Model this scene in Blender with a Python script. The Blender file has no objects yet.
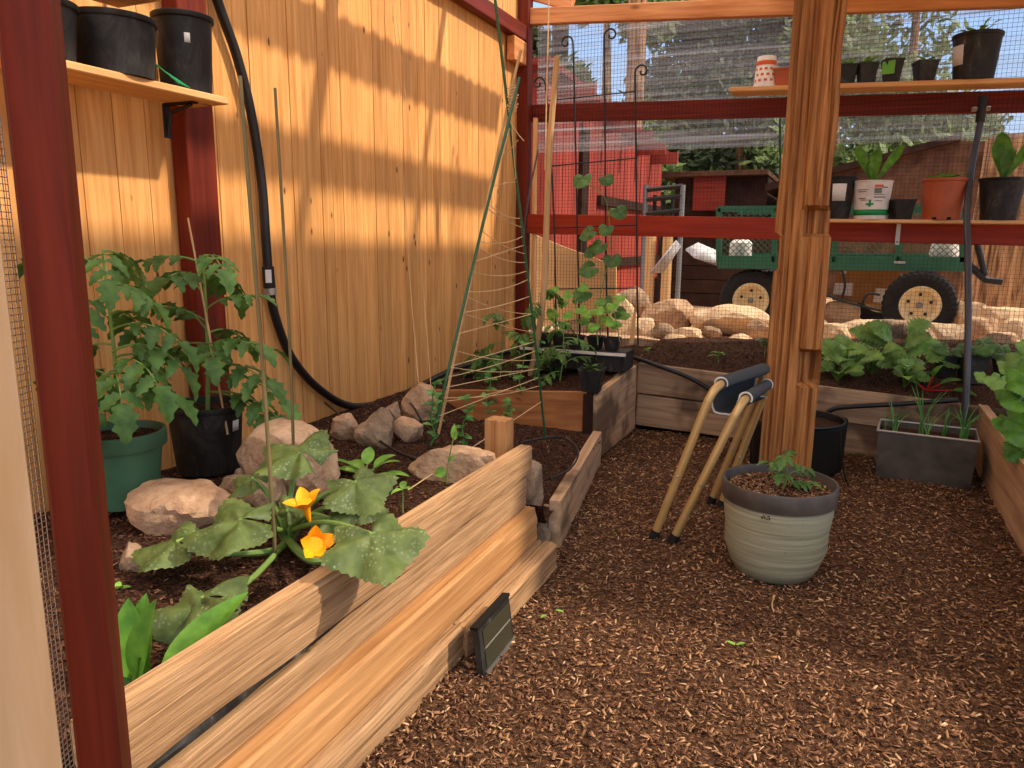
import bpy, math, random
import numpy as np
from mathutils import Vector, Matrix, noise as mn
random.seed(7); rng = np.random.default_rng(7)
S = bpy.context.scene; COL = S.collection
PI = math.pi
V = Vector

# ------------------------------------------------------------------ camera geometry
F_PX, CX, CY, CAMH = 750.0, 512.0, 384.0, 1.3
vy = V((338, 141, -F_PX)).normalized()
dn = V((-32, -3886, -F_PX)); dn = (dn - vy * dn.dot(vy)).normalized()
up = -dn; vx = vy.cross(up)
CAM = V((0, 0, CAMH))
def ray(px, py):
    c = V((px - CX, -(py - CY), -F_PX))
    return V((vx.dot(c), vy.dot(c), up.dot(c))).normalized()
def atZ(px, py, z=0.0):
    d = ray(px, py); return CAM + d * ((z - CAMH) / d.z)
def atY(px, py, y):
    d = ray(px, py); return CAM + d * (y / d.y)
def atX(px, py, x):
    d = ray(px, py); return CAM + d * (x / d.x)
def ppm(p):                       # pixels per metre at a point
    d = V(p) - CAM
    w2c_z = V((vx.z, vy.z, up.z))
    return F_PX / -(w2c_z.dot(d))
cam = bpy.data.objects.new('camera', bpy.data.cameras.new('camera')); COL.objects.link(cam)
cam.data.sensor_width = 36; cam.data.lens = 36 * F_PX / 1024
cam.data.clip_start = 0.02; cam.data.clip_end = 300
Rm = Matrix(((vx.x, vx.y, vx.z), (vy.x, vy.y, vy.z), (up.x, up.y, up.z)))
cam.matrix_world = Matrix.Translation(CAM) @ Rm.to_4x4()
S.camera = cam

# ------------------------------------------------------------------ materials
def L(c):                         # sRGB 0-255 -> linear
    return tuple((x / 255 / 12.92 if x / 255 <= .04045 else ((x / 255 + .055) / 1.055) ** 2.4) for x in c) + (1.0,)
class NT:
    def __init__(s, name):
        s.m = bpy.data.materials.new(name); s.m.use_nodes = True
        s.t = s.m.node_tree; s.n = s.t.nodes; s.n.clear()
        s.out = s.n.new('ShaderNodeOutputMaterial'); s.p = s.n.new('ShaderNodeBsdfPrincipled')
        s.lk(s.p.outputs[0], s.out.inputs[0])
    def lk(s, a, b): s.t.links.new(a, b)
    def new(s, t, **k):
        n = s.n.new('ShaderNode' + t)
        for a, b in k.items():
            if a in n.inputs and not hasattr(n, a): n.inputs[a].default_value = b
            else: setattr(n, a, b)
        return n
    def coord(s, scale, rnd=True):
        tc = s.new('TexCoord'); mp = s.new('Mapping'); mp.inputs['Scale'].default_value = scale
        if rnd:
            oi = s.new('ObjectInfo'); ml = s.new('VectorMath', operation='MULTIPLY_ADD')
            s.lk(oi.outputs['Random'], ml.inputs[0]); ml.inputs[1].default_value = (37, 23, 51)
            s.lk(tc.outputs['Object'], ml.inputs[2]); s.lk(ml.outputs[0], mp.inputs[0])
        else: s.lk(tc.outputs['Object'], mp.inputs[0])
        return mp.outputs[0]
    def noise(s, vec, scale=1, detail=4, dist=0, rough=.55):
        n = s.new('TexNoise'); n.inputs['Scale'].default_value = scale; n.inputs['Detail'].default_value = detail
        n.inputs['Distortion'].default_value = dist; n.inputs['Roughness'].default_value = rough
        s.lk(vec, n.inputs['Vector']); return n.outputs['Fac']
    def ramp(s, fac, stops):
        r = s.new('ValToRGB'); e = r.color_ramp.elements
        while len(e) < len(stops): e.new(.5)
        for i, (p, c) in enumerate(stops):
            e[i].position = p; e[i].color = c if len(c) == 4 else tuple(c) + (1,)
        s.lk(fac, r.inputs[0]); return r.outputs[0]
    def mix(s, fac, a, b, mode='MIX'):
        m = s.new('Mix', data_type='RGBA', blend_type=mode)
        for i, x in ((0, fac), (6, a), (7, b)):
            if isinstance(x, (int, float, tuple)): m.inputs[i].default_value = x
            else: s.lk(x, m.inputs[i])
        return m.outputs[2]
    def attr(s):
        a = s.new('Attribute'); a.attribute_name = 'v'; return a.outputs['Fac']
    def val(s, colr, fac, lo=.8, hi=1.2, fmin=0, fmax=1):
        mr = s.new('MapRange'); mr.inputs[1].default_value = fmin; mr.inputs[2].default_value = fmax; mr.inputs[3].default_value = lo; mr.inputs[4].default_value = hi
        s.lk(fac, mr.inputs[0])
        h = s.new('HueSaturation'); s.lk(mr.outputs[0], h.inputs['Value']); s.lk(colr, h.inputs['Color']); return h.outputs[0]
    def bump(s, h, strength=.3, dist=.01):
        b = s.new('Bump'); b.inputs['Strength'].default_value = strength; b.inputs['Distance'].default_value = dist
        s.lk(h, b.inputs['Height']); s.lk(b.outputs[0], s.p.inputs['Normal'])
    def base(s, c, rough=.7, spec=.3, metal=0):
        if isinstance(c, tuple): s.p.inputs['Base Color'].default_value = c
        else: s.lk(c, s.p.inputs['Base Color'])
        s.p.inputs['Roughness'].default_value = rough; s.p.inputs['Specular IOR Level'].default_value = spec
        s.p.inputs['Metallic'].default_value = metal; return s.m
def wood(name, dark, light, axis=0, fine=60, knots=0.0, rough=.7, var=(.8, 1.2), stain=0, spec=.25, bump=.35, br=(.72, 1.22), along=1.6, kr=(.05, .13)):
    t = NT(name)
    def sc(a, b): v = [b, b, b]; v[axis] = a; return tuple(v)
    g = t.noise(t.coord(sc(along, fine)), 1, 6, .5, .62)
    b = t.noise(t.coord(sc(.7, 7)), 1, 3, .8)
    c = t.ramp(g, [(.3, L(dark)), (.68, L(light))])
    c = t.val(c, b, *br)
    if knots:
        vo = t.new('TexVoronoi'); t.lk(t.coord(sc(knots * .45, knots)), vo.inputs['Vector']); vo.inputs['Scale'].default_value = 1
        k = t.ramp(vo.outputs['Distance'], [(kr[0], (1, 1, 1)), (kr[1], (0, 0, 0))])
        c = t.mix(k, c, L(tuple(int(x * .5) for x in dark)))
    if stain:
        st = t.ramp(t.noise(t.coord((2.2, 2.2, 2.2)), 1.2, 3), [(.52, (0, 0, 0)), (.62, (stain, stain, stain))])
        c = t.mix(st, c, L((62, 40, 28)))
    c = t.val(c, t.attr(), *var)
    t.bump(g, bump, .004)
    return t.base(c, rough, spec)
def plain(name, c, rough=.5, spec=.4, metal=0, nv=.12, ns=12, bump=0):
    t = NT(name); n = t.noise(t.coord((1, 1, 1)), ns, 4)
    k = t.mix(1.0, L(c), L(c)); k = t.val(k, n, 1 - nv, 1 + nv, .3, .7)
    if bump: t.bump(n, bump, .005)
    return t.base(k, rough, spec, metal)
def leafmat(name, c1, c2, spots=0):
    t = NT(name); n = t.noise(t.coord((1, 1, 1)), 22, 3)
    c = t.ramp(n, [(.3, L(c1)), (.7, L(c2))]); c = t.val(c, t.attr(), .75, 1.3)
    if spots:
        vo = t.new('TexVoronoi'); vo.inputs['Scale'].default_value = 95; t.lk(t.coord((1, 1, 1)), vo.inputs['Vector'])
        m1 = t.ramp(vo.outputs['Distance'], [(.16, (.8, .8, .8)), (.42, (0, 0, 0))])
        m2 = t.ramp(t.noise(t.coord((1, 1, 1)), 14, 2), [(.45, (0, 0, 0)), (.65, (.7, .7, .7))])
        mm = t.mix(1.0, m1, m2, 'MULTIPLY'); c = t.mix(mm, c, L((176, 184, 150)))
    t.bump(n, .3, .004)
    t.base(c, .5, .35)
    tr = t.new('BsdfTranslucent'); t.lk(c, tr.inputs[0]); ms = t.new('MixShader'); ms.inputs[0].default_value = .3
    t.lk(t.p.outputs[0], ms.inputs[1]); t.lk(tr.outputs[0], ms.inputs[2]); t.lk(ms.outputs[0], t.out.inputs[0])
    return t.m
M = {}
M['cedar'] = wood('cedar_fence', (202, 134, 68), (238, 176, 106), axis=2, fine=40, knots=9, var=(.88, 1.12), rough=.62, br=(.84, 1.12), kr=(.05, .1), along=1.8)
M['shelf'] = wood('shelf_pine', (212, 148, 88), (238, 184, 122), fine=30, knots=5, var=(.9, 1.1))
M['beam'] = wood('beam_fir', (178, 106, 56), (226, 156, 98), fine=30, knots=5)
M['split'] = wood('split_timber', (122, 88, 56), (196, 154, 110), fine=120, knots=0, bump=.7, br=(.84, 1.14), along=3.5)
M['splito'] = wood('split_timber_orange', (162, 110, 62), (204, 152, 98), fine=60, knots=3, bump=.5, br=(.8, 1.14), along=2.5, kr=(.08, .2))
M['post'] = wood('rough_post_wood', (104, 58, 24), (204, 138, 76), fine=52, bump=1.0, br=(.66, 1.18))
M['weath'] = wood('weathered_board', (134, 102, 74), (192, 156, 120), fine=36, stain=.7, knots=2)
M['weath_lit'] = wood('sunlit_weathered_board', (166, 130, 96), (212, 174, 136), fine=36, stain=.75, knots=2)  # paler copy of the weathered board, with sunlight put into its colour
M['bedor'] = wood('bed_board_orange', (146, 88, 46), (192, 128, 76), fine=30, knots=4, stain=.25)
M['rbed'] = wood('bed_board_tan', (158, 116, 80), (202, 160, 118), fine=30, knots=4)
M['tanb'] = wood('door_board', (212, 168, 118), (228, 192, 146), axis=0, fine=16, knots=0, var=(1, 1))
M['red'] = wood('red_stain', (100, 32, 20), (142, 52, 34), fine=30, rough=.55, spec=.2, bump=.2)
M['redv'] = wood('red_stain_post', (84, 26, 14), (122, 42, 22), axis=0, fine=30, rough=.55, spec=.2, bump=.2)
M['redrail'] = wood('red_rail', (134, 38, 18), (172, 60, 34), fine=26, rough=.5, spec=.2)
M['shed'] = wood('red_shed_boards', (122, 44, 34), (160, 66, 50), axis=2, fine=20, rough=.7)
M['bamboo'] = wood('bamboo', (176, 132, 84), (216, 176, 124), axis=2, fine=40, var=(.9, 1.1))
M['twine'] = plain('jute_twine', (214, 178, 130), .9, .1)
M['black'] = plain('black_plastic', (34, 30, 26), .5, .28, nv=.45, ns=7)
t = NT('black_nursery_plastic'); n = t.noise(t.coord((1, 1, .5)), 11, 6, .8, .7); c = t.ramp(n, [(.45, L((33, 30, 27))), (.62, L((58, 54, 49))), (.75, L((112, 106, 98)))]); M['black'] = t.base(c, .55, .25)
M['blackm'] = plain('black_matte', (26, 22, 18), .8, .2)
M['hose'] = plain('black_hose', (30, 26, 24), .4, .35)
M['conduit'] = plain('grey_conduit', (62, 62, 66), .35, .5)
M['greenpot'] = plain('green_plastic', (62, 98, 70), .5, .4)
M['terra'] = plain('terracotta_plastic', (172, 84, 48), .55, .35)
M['white'] = plain('white_plastic', (226, 216, 204), .5, .3)
M['label'] = plain('paper_label', (222, 214, 204), .7, .2, nv=.08, ns=60)
M['greenband'] = plain('green_print', (28, 138, 74), .5, .3)
M['orange'] = plain('orange_print', (214, 92, 42), .5, .3)
M['greyprint'] = plain('grey_print', (120, 116, 112), .6, .3)
M['lightgreen'] = plain('green_tag', (104, 170, 60), .5, .3)
M['tie'] = plain('green_tie', (20, 150, 84), .4, .4)
M['stake'] = plain('green_stake', (46, 92, 56), .4, .5)
M['stakeb'] = plain('olive_bamboo', (112, 98, 62), .6, .3)
M['iron'] = plain('black_iron', (24, 20, 20), .5, .4)
M['steel'] = plain('zinc_steel', (176, 172, 164), .35, .5, metal=.8)
M['galv'] = plain('galvanised_metal', (84, 74, 62), .55, .4, metal=.3, nv=.5, ns=8)
M['galvrim'] = plain('galvanised_rim', (176, 168, 158), .4, .5, metal=.5)
M['champ'] = plain('champagne_tube', (190, 154, 96), .34, .5, metal=.35, nv=.05)
M['slate'] = plain('slate_fabric', (62, 64, 66), .75, .3, nv=.1, ns=60)
M['piping'] = plain('white_piping', (196, 190, 182), .7, .2)
M['rubber'] = plain('rubber', (28, 26, 25), .8, .3, nv=.3, ns=20)
M['rim'] = plain('tan_wheel_rim', (220, 196, 146), .5, .4)
M['cartgreen'] = plain('green_cart_paint', (40, 92, 66), .45, .4)
M['card'] = plain('cardboard', (166, 120, 74), .8, .1)
M['ply'] = wood('plywood', (206, 156, 98), (226, 180, 122), fine=10, knots=0)
M['scroll'] = M['iron']
M['flower'] = plain('squash_flower', (248, 160, 18), .5, .2, nv=.12, ns=30)
M['silver'] = plain('silver_sheet', (190, 186, 186), .35, .5, nv=.3, ns=15)
M['grey'] = plain('grey_metal_post', (110, 112, 112), .5, .4)
M['brownwall'] = plain('brown_shingle', (88, 60, 44), .9, .1, nv=.4, ns=6)
M['darkwood'] = plain('dark_timber', (54, 36, 28), .9, .1, nv=.4, ns=6)
M['chard'] = plain('red_chard_stem', (180, 40, 30), .5, .3)
M['cyan'] = plain('blue_tag', (60, 160, 190), .5, .3)
M['tomato'] = leafmat('tomato_leaf', (58, 92, 38), (100, 136, 62))
M['lett'] = leafmat('lettuce_leaf', (58, 102, 26), (100, 144, 46))
M['squash'] = leafmat('squash_leaf', (70, 88, 40), (112, 128, 68), spots=1)
M['bright'] = leafmat('seedling_leaf', (96, 152, 50), (150, 196, 84))
M['brass'] = leafmat('brassica_leaf', (94, 136, 60), (146, 180, 92))
M['dkleaf'] = leafmat('cucumber_leaf', (60, 94, 46), (96, 132, 66))
M['treeleaf'] = leafmat('tree_leaf', (56, 78, 34), (128, 146, 76))
M['conif'] = leafmat('conifer_leaf', (34, 48, 28), (74, 88, 48))
M['stem'] = plain('green_stem', (118, 146, 74), .5, .3)
M['onion'] = leafmat('onion_leaf', (72, 132, 60), (118, 170, 86))
# bark
t = NT('bark'); n = t.noise(t.coord((14, 14, 2.0)), 1, 6, .6); c = t.ramp(n, [(.35, L((84, 54, 36))), (.65, L((184, 140, 100)))]); t.bump(n, .9, .03); M['bark'] = t.base(c, .9, .1)
# stone
def stone(name, a, b):
    t = NT(name); n = t.noise(t.coord((1, 1, 1)), 9, 8, .3, .65); n2 = t.noise(t.coord((1, 1, 1)), 45, 5)
    c = t.ramp(n, [(.32, L(a)), (.66, L(b))]); c = t.val(c, n2, .72, 1.2); t.bump(n2, .9, .012); return t.base(c, .9, .15)
M['rockp'] = stone('pink_granite', (150, 114, 86), (208, 172, 136))
M['rockg'] = stone('grey_granite', (116, 94, 74), (180, 150, 120))
M['rockl'] = stone('pale_sandstone', (196, 160, 122), (232, 200, 160))
# soil, chips
t = NT('soil'); n = t.noise(t.coord((1, 1, 1), False), 90, 6, .3, .7); n2 = t.noise(t.coord((1, 1, 1), False), 5, 3)
c = t.ramp(n, [(.36, L((34, 22, 16))), (.55, L((78, 52, 38))), (.72, L((150, 108, 78)))]); c = t.val(c, n2, .75, 1.2); t.bump(n, .9, .02); M['soil'] = t.base(c, .95, .1)
t = NT('mulch_floor'); n = t.noise(t.coord((1, 1, 1), False), 70, 6, .5, .7); n2 = t.noise(t.coord((1, 1, 1), False), 1.6, 3)
c = t.ramp(n, [(.34, L((43, 28, 20))), (.55, L((98, 68, 48))), (.7, L((168, 126, 90)))]); c = t.val(c, n2, .85, 1.15); t.bump(n, .9, .02); M['floor'] = t.base(c, .95, .1)
t = NT('mulch_chip'); c = t.ramp(t.attr(), [(0, L((56, 36, 26))), (.45, L((116, 80, 56))), (.8, L((168, 126, 90))), (1, L((222, 184, 142)))]); M['chip'] = t.base(c, .85, .15)
t = NT('soil_chip'); c = t.ramp(t.attr(), [(0, L((36, 23, 17))), (.6, L((82, 54, 40))), (.93, L((132, 94, 68))), (1, L((196, 156, 120)))]); M['schip'] = t.base(c, .9, .1)
t = NT('dry_ground'); n = t.noise(t.coord((1, 1, 1), False), 3.5, 7, .3, .65); c = t.ramp(n, [(.35, L((158, 122, 92))), (.62, L((222, 188, 150)))]); t.bump(n, .8, .05); M['ground'] = t.base(c, .95, .1)
t = NT('striped_ceramic'); n = t.noise(t.coord((2.5, 2.5, 90)), 1, 4, .4); n2 = t.noise(t.coord((1, 1, 1)), 90, 2)
c = t.ramp(n, [(.32, L((128, 122, 94))), (.62, L((166, 162, 132)))]); c = t.mix(t.ramp(n2, [(.66, (0, 0, 0)), (.74, (.5, .5, .5))]), c, L((96, 86, 62))); M['ceramic'] = t.base(c, .6, .3)
t = NT('ceramic_rim'); n = t.noise(t.coord((1, 1, 1)), 8, 4); c = t.ramp(n, [(.35, L((62, 54, 46))), (.7, L((92, 82, 72)))]); M['crim'] = t.base(c, .5, .4)
# clear corrugated sheet
t = NT('clear_corrugated'); st = t.noise(t.coord((.45, 1, 15), False), 1, 4, .5, .6); st2 = t.noise(t.coord((1.2, 1, 60), False), 1, 2)
f = t.ramp(st, [(.40, (.10, .10, .10)), (.56, (.22, .22, .22)), (.66, (.60, .60, .60))])
f2 = t.ramp(st2, [(.3, (.7, .7, .7)), (.7, (1.25, 1.25, 1.25))]); ff = t.mix(1.0, f, f2, 'MULTIPLY')
t.base(L((208, 210, 212)), .25, .6); tr = t.new('BsdfTransparent'); tr.inputs[0].default_value = (.94, .94, .95, 1)
tl = t.new('BsdfTranslucent'); tl.inputs[0].default_value = L((200, 202, 204)); m0 = t.new('MixShader'); m0.inputs[0].default_value = .55
t.lk(t.p.outputs[0], m0.inputs[1]); t.lk(tl.outputs[0], m0.inputs[2])
ms = t.new('MixShader'); t.lk(ff, ms.inputs[0]); t.lk(tr.outputs[0], ms.inputs[1]); t.lk(m0.outputs[0], ms.inputs[2]); t.lk(ms.outputs[0], t.out.inputs[0]); M['clear'] = t.m
# solar panel face
t = NT('solar_cells'); t.base(L((58, 56, 40)), .35, .4); M['solar'] = t.m

# ------------------------------------------------------------------ mesh builder
WM = {}
class MB:
    def __init__(s): s.v = []; s.f = []; s.a = []; s.cv = .5
    def add(s, vs, fs, cv=None):
        n = len(s.v); s.v.extend([tuple(x) for x in vs]); s.f.extend([tuple(i + n for i in f) for f in fs])
        s.a.extend([s.cv if cv is None else cv] * len(vs)); return n
    def box(s, a, b, M4=None, cv=None):
        vs = [V((x, y, z)) for x in (a[0], b[0]) for y in (a[1], b[1]) for z in (a[2], b[2])]
        if M4: vs = [M4 @ p for p in vs]
        s.add(vs, [(0, 1, 3, 2), (4, 6, 7, 5), (0, 4, 5, 1), (2, 3, 7, 6), (0, 2, 6, 4), (1, 5, 7, 3)], cv); return s
    def tube(s, pts, r, n=8, cap=True, cv=None):
        pts = [V(p) for p in pts]; m = len(pts); rr = r if isinstance(r, (list, tuple)) else [r] * m
        ref = None; vs = []
        for i, p in enumerate(pts):
            d = (pts[min(i + 1, m - 1)] - pts[max(i - 1, 0)])
            if d.length < 1e-9: d = V((0, 0, 1))
            d.normalize()
            if ref is None: ref = d.orthogonal().normalized()
            ref = (ref - d * ref.dot(d)); ref = ref.normalized() if ref.length > 1e-6 else d.orthogonal().normalized()
            b = d.cross(ref)
            for k in range(n):
                a = 2 * PI * k / n; vs.append(p + (ref * math.cos(a) + b * math.sin(a)) * rr[i])
        fs = [(i * n + k, i * n + (k + 1) % n, (i + 1) * n + (k + 1) % n, (i + 1) * n + k) for i in range(m - 1) for k in range(n)]
        if cap: fs += [tuple(range(n))[::-1], tuple((m - 1) * n + k for k in range(n))]
        s.add(vs, fs, cv); return s
    def lathe(s, c, prof, n=32, axis=None, cv=None):
        c = V(c); q = V((0, 0, 1)).rotation_difference(V(axis)).to_matrix() if axis else Matrix.Identity(3)
        vs = []; m = len(prof)
        for r, z in prof:
            for k in range(n):
                a = 2 * PI * k / n; vs.append(c + q @ V((r * math.cos(a), r * math.sin(a), z)))
        fs = [(i * n + k, i * n + (k + 1) % n, (i + 1) * n + (k + 1) % n, (i + 1) * n + k) for i in range(m - 1) for k in range(n)]
        if prof[0][0] > 1e-6: fs.append(tuple(range(n))[::-1])
        if prof[-1][0] > 1e-6: fs.append(tuple((m - 1) * n + k for k in range(n)))
        s.add(vs, fs, cv); return s
    def prism(s, poly, ext, cv=None):       # polygon (3D pts) extruded by ext
        n = len(poly); e = V(ext); vs = [V(p) for p in poly] + [V(p) + e for p in poly]
        s.add(vs, [tuple(range(n))[::-1], tuple(range(n, 2 * n))] + [(i, (i + 1) % n, n + (i + 1) % n, n + i) for i in range(n)], cv); return s
    def grid(s, P, nu, nv, cv=None):
        vs = [P(i / nu, j / nv) for i in range(nu + 1) for j in range(nv + 1)]
        s.add(vs, [(i * (nv + 1) + j, (i + 1) * (nv + 1) + j, (i + 1) * (nv + 1) + j + 1, i * (nv + 1) + j + 1) for i in range(nu) for j in range(nv)], cv); return s
    def build(s, name, mat, parent=None, M4=None, smooth=True, ang=None):
        if M4 is None:
            if parent is not None: M4 = Matrix.Translation(WM[parent].to_translation())
            else:
                A = np.array(s.v); o = V(((A[:, 0].min() + A[:, 0].max()) / 2, (A[:, 1].min() + A[:, 1].max()) / 2, A[:, 2].min()))
                M4 = Matrix.Translation(o)
            o = M4.to_translation(); vs = [(x - o.x, y - o.y, z - o.z) for x, y, z in s.v]
        else: vs = s.v
        me = bpy.data.meshes.new(name); me.from_pydata(vs, [], s.f)
        at = me.attributes.new('v', 'FLOAT', 'POINT'); at.data.foreach_set('value', s.a)
        me.materials.append(mat); me.update()
        if smooth:
            me.shade_smooth(); me.set_sharp_from_angle(angle=math.radians(ang or 40))
        ob = bpy.data.objects.new(name, me); COL.objects.link(ob)
        if parent is not None: ob.parent = parent; ob.matrix_basis = WM[parent].inverted() @ M4
        else: ob.matrix_basis = M4
        WM[ob] = M4.copy(); return ob
def E(name, label, cat, loc, group=None):
    o = bpy.data.objects.new(name, None); COL.objects.link(o); o.location = loc; o.empty_display_size = .05
    WM[o] = Matrix.Translation(V(loc)); return tag(o, label, cat, group)
def tag(o, label, cat, group=None, kind=None):
    o['label'] = label; o['category'] = cat
    if group: o['group'] = group
    if kind: o['kind'] = kind
    return o
def struct(o): o['kind'] = 'structure'; return o
def fr(p0, p1, up=(0, 0, 1)):               # frame: local X from p0 to p1
    p0 = V(p0); d = (V(p1) - p0); l = d.length; x = d.normalized(); z = V(up); z = (z - x * z.dot(x)).normalized(); y = z.cross(x)
    return Matrix(((x.x, y.x, z.x, p0.x), (x.y, y.y, z.y, p0.y), (x.z, y.z, z.z, p0.z), (0, 0, 0, 1))), l
def timber(name, mat, p0, p1, w, h, rough=0.0, seed=0, parent=None, up=(0, 0, 1), st=26, ps=7, mod=None, bev=.004, taper=(1, 1)):
    """board along p0->p1 (centre line), w across, h up; rough = split-surface depth"""
    M4, l = fr(p0, p1, up); mb = MB(); per = []
    b = bev
    def side(a, c, n): return [(a[0] + (c[0] - a[0]) * k / n, a[1] + (c[1] - a[1]) * k / n) for k in range(n)]
    cs = [(-w / 2, -h / 2), (w / 2, -h / 2), (w / 2, h / 2), (-w / 2, h / 2)]
    if rough > 0:
        for i in range(4): per += side(cs[i], cs[(i + 1) % 4], ps)
    else:
        per = [(-w/2+b,-h/2),(w/2-b,-h/2),(w/2,-h/2+b),(w/2,h/2-b),(w/2-b,h/2),(-w/2+b,h/2),(-w/2,h/2-b),(-w/2,-h/2+b)]; st = 2
    n = len(per); vs = []
    for i in range(st + 1):
        u = i / st
        for j, (y, z) in enumerate(per):
            if rough > 0:
                d = rough * (mn.noise(V((j * 1.7 + seed * 9, u * l * .6, seed))) + .6 * mn.noise(V((j * 3.1 + 40 + seed, u * l * 2.2, 3.3))))
                q = V((y, z)); q = q * (1 + d / max(q.length, .02)); y2, z2 = q
                z2 += rough * .8 * mn.noise(V((u * l * 1.3, seed * 3.7, 1.1))) * (1 if z > 0 else .6)
            else: y2, z2 = y, z
            k = taper[0] + (taper[1] - taper[0]) * u; x = u * l
            if rough > 0 and i in (0, st): x += rough * .8 * mn.noise(V((j * .9, seed, i)))
            p = V((x, y2 * k, z2 * k))
            if mod: p = mod(u, j, p, ps)
            vs.append(p)
    fs = [(i * n + k, i * n + (k + 1) % n, (i + 1) * n + (k + 1) % n, (i + 1) * n + k) for i in range(st) for k in range(n)]
    fs += [tuple(range(n))[::-1], tuple(st * n + k for k in range(n))]
    mb.add(vs, fs); o = mb.build(name, mat, parent, M4, ang=28); return o
def hull_box(name, mat, a, b, parent=None):
    """axis aligned box with soft edges along its longest axis"""
    a = V(a); b = V(b); d = b - a; c = (a + b) / 2
    k = max(range(3), key=lambda i: d[i]); p0 = c.copy(); p1 = c.copy(); p0[k] = a[k]; p1[k] = b[k]
    if k == 0: return timber(name, mat, p0, p1, d.y, d.z, parent=parent)
    if k == 1: return timber(name, mat, p0, p1, d.x, d.z, parent=parent)
    return timber(name, mat, p0, p1, d.x, d.y, parent=parent, up=(0, 1, 0))
def wob(p0, p1, n, amp, seed=0):
    p0, p1 = V(p0), V(p1)
    return [p0.lerp(p1, i / n) + V((mn.noise(V((i * .5, seed, 0))), mn.noise(V((i * .5, seed, 5))), 0)) * amp for i in range(n + 1)]
def spline(pts, k=6):
    P = [V(p) for p in pts]; P = [P[0]] + P + [P[-1]]; out = []
    for i in range(1, len(P) - 2):
        for j in range(k):
            t = j / k; a, b, c, d = P[i - 1:i + 3]
            out.append(.5 * ((2 * b) + (c - a) * t + (2 * a - 5 * b + 4 * c - d) * t * t + (3 * b - a - 3 * c + d) * t ** 3))
    out.append(P[-2]); return out
# ------------------------------------------------------------------ rocks
def ico(sub):
    import bmesh
    bm = bmesh.new(); bmesh.ops.create_icosphere(bm, subdivisions=sub, radius=1); v = [x.co.copy() for x in bm.verts]; f = [[q.index for q in p.verts] for p in bm.faces]; bm.free(); return v, f
ICO = ico(4)
def rock(c, sx, sy, sz, seed, mat, label, group=None, rotz=0, cat='rock', flat=0):
    """sx,sy,sz full sizes, c = base centre"""
    r = random.Random(seed); planes = []
    for _ in range(17):
        d = V((r.gauss(0, 1), r.gauss(0, 1), r.gauss(0, .8))).normalized(); planes.append((d, r.uniform(.58, .9)))
    if flat: planes.append((V((0, 0, 1)), .6))
    vs = []
    for v in ICO[0]:
        k = 1.0
        for d, h in planes:
            q = v.dot(d)
            if q > h * .98: k = min(k, h / q)
        k *= 1 + .07 * mn.fractal(v * 2.2 + V((seed, 0, 0)), .8, 2.1, 6) + .03 * abs(mn.noise(v * 7 + V((seed, 3, 0))))
        vs.append(v * k)
    A = np.array([tuple(v) for v in vs]); mnn = A.min(0); mx = A.max(0); A = (A - (mnn + mx) / 2) / (mx - mnn) * np.array([sx, sy, sz])
    A[:, 2] += sz / 2; A[:, 2] = np.where(A[:, 2] < sz * .1, sz * .1 + (A[:, 2] - sz * .1) * .35, A[:, 2])
    ca, sa = math.cos(rotz), math.sin(rotz); B = A.copy(); B[:, 0] = A[:, 0] * ca - A[:, 1] * sa; B[:, 1] = A[:, 0] * sa + A[:, 1] * ca
    mb = MB(); mb.add([tuple(x) for x in B], ICO[1])
    o = mb.build('rock', mat, M4=Matrix.Translation(V(c)), ang=24); tag(o, label, cat, group); return o
def rock_px(x0, y0, x1, y1, Yp, seed, mat, label, group=None, zbase=None, depth=.8, rotz=0, flat=0):
    b = atY((x0 + x1) / 2, y1, Yp); tq = atY((x0 + x1) / 2, y0, Yp); s = ppm((b + tq) / 2)
    w = (x1 - x0) / s; h = max(tq.z - b.z, .03); zb = b.z if zbase is None else min(zbase, b.z)
    return rock((b.x, Yp, zb - .01), w, w * depth, h + b.z - zb, seed, mat, label, group, rotz, flat=flat)
# ------------------------------------------------------------------ foliage
def leaf(mb, P, D, N, ln, w, kind='ovate', droop=.6, fold=.25, n=8, cv=None):
    P = V(P); D = V(D).normalized(); N = V(N); N = (N - D * N.dot(D)); N = N.normalized() if N.length > 1e-4 else D.orthogonal().normalized()
    Sd = D.cross(N); vs = []; cv = random.random() if cv is None else cv
    p = P.copy(); d = D.copy(); nn = N.copy()
    for i in range(n + 1):
        t = i / n
        if kind == 'ovate': ww = math.sin(PI * min(1, t ** .75)) ** .8
        elif kind == 'spat': ww = (.12 + .95 * math.sin(PI * t ** 1.7 * .98) ** .9) if t < 1 else 0
        elif kind == 'lance': ww = math.sin(PI * t ** .6) * .9
        elif kind == 'serr': ww = math.sin(PI * min(1, t ** .7)) ** .8 * (1 + (.3 if i % 2 else -.22))
        elif kind == 'heart': ww = (math.sin(PI * t ** .55)) ** .7 * (1.05 if t < .6 else 1)
        ww = max(0, ww) * w / 2
        off = -nn * 0 
        vs += [p - Sd * ww + nn * ww * fold * 1.0, p - Sd * ww * .5 + nn * ww * fold * .25, p, p + Sd * ww * .5 + nn * ww * fold * .25, p + Sd * ww + nn * ww * fold * 1.0]
        p = p + d * (ln / n); a = droop / n
        d2 = (d * math.cos(a) - nn * math.sin(a)); nn = (nn * math.cos(a) + d * math.sin(a)); d = d2
    fs = [(i * 5 + k, i * 5 + k + 1, (i + 1) * 5 + k + 1, (i + 1) * 5 + k) for i in range(n) for k in range(4)]
    mb.add(vs, fs, cv); return p
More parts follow.
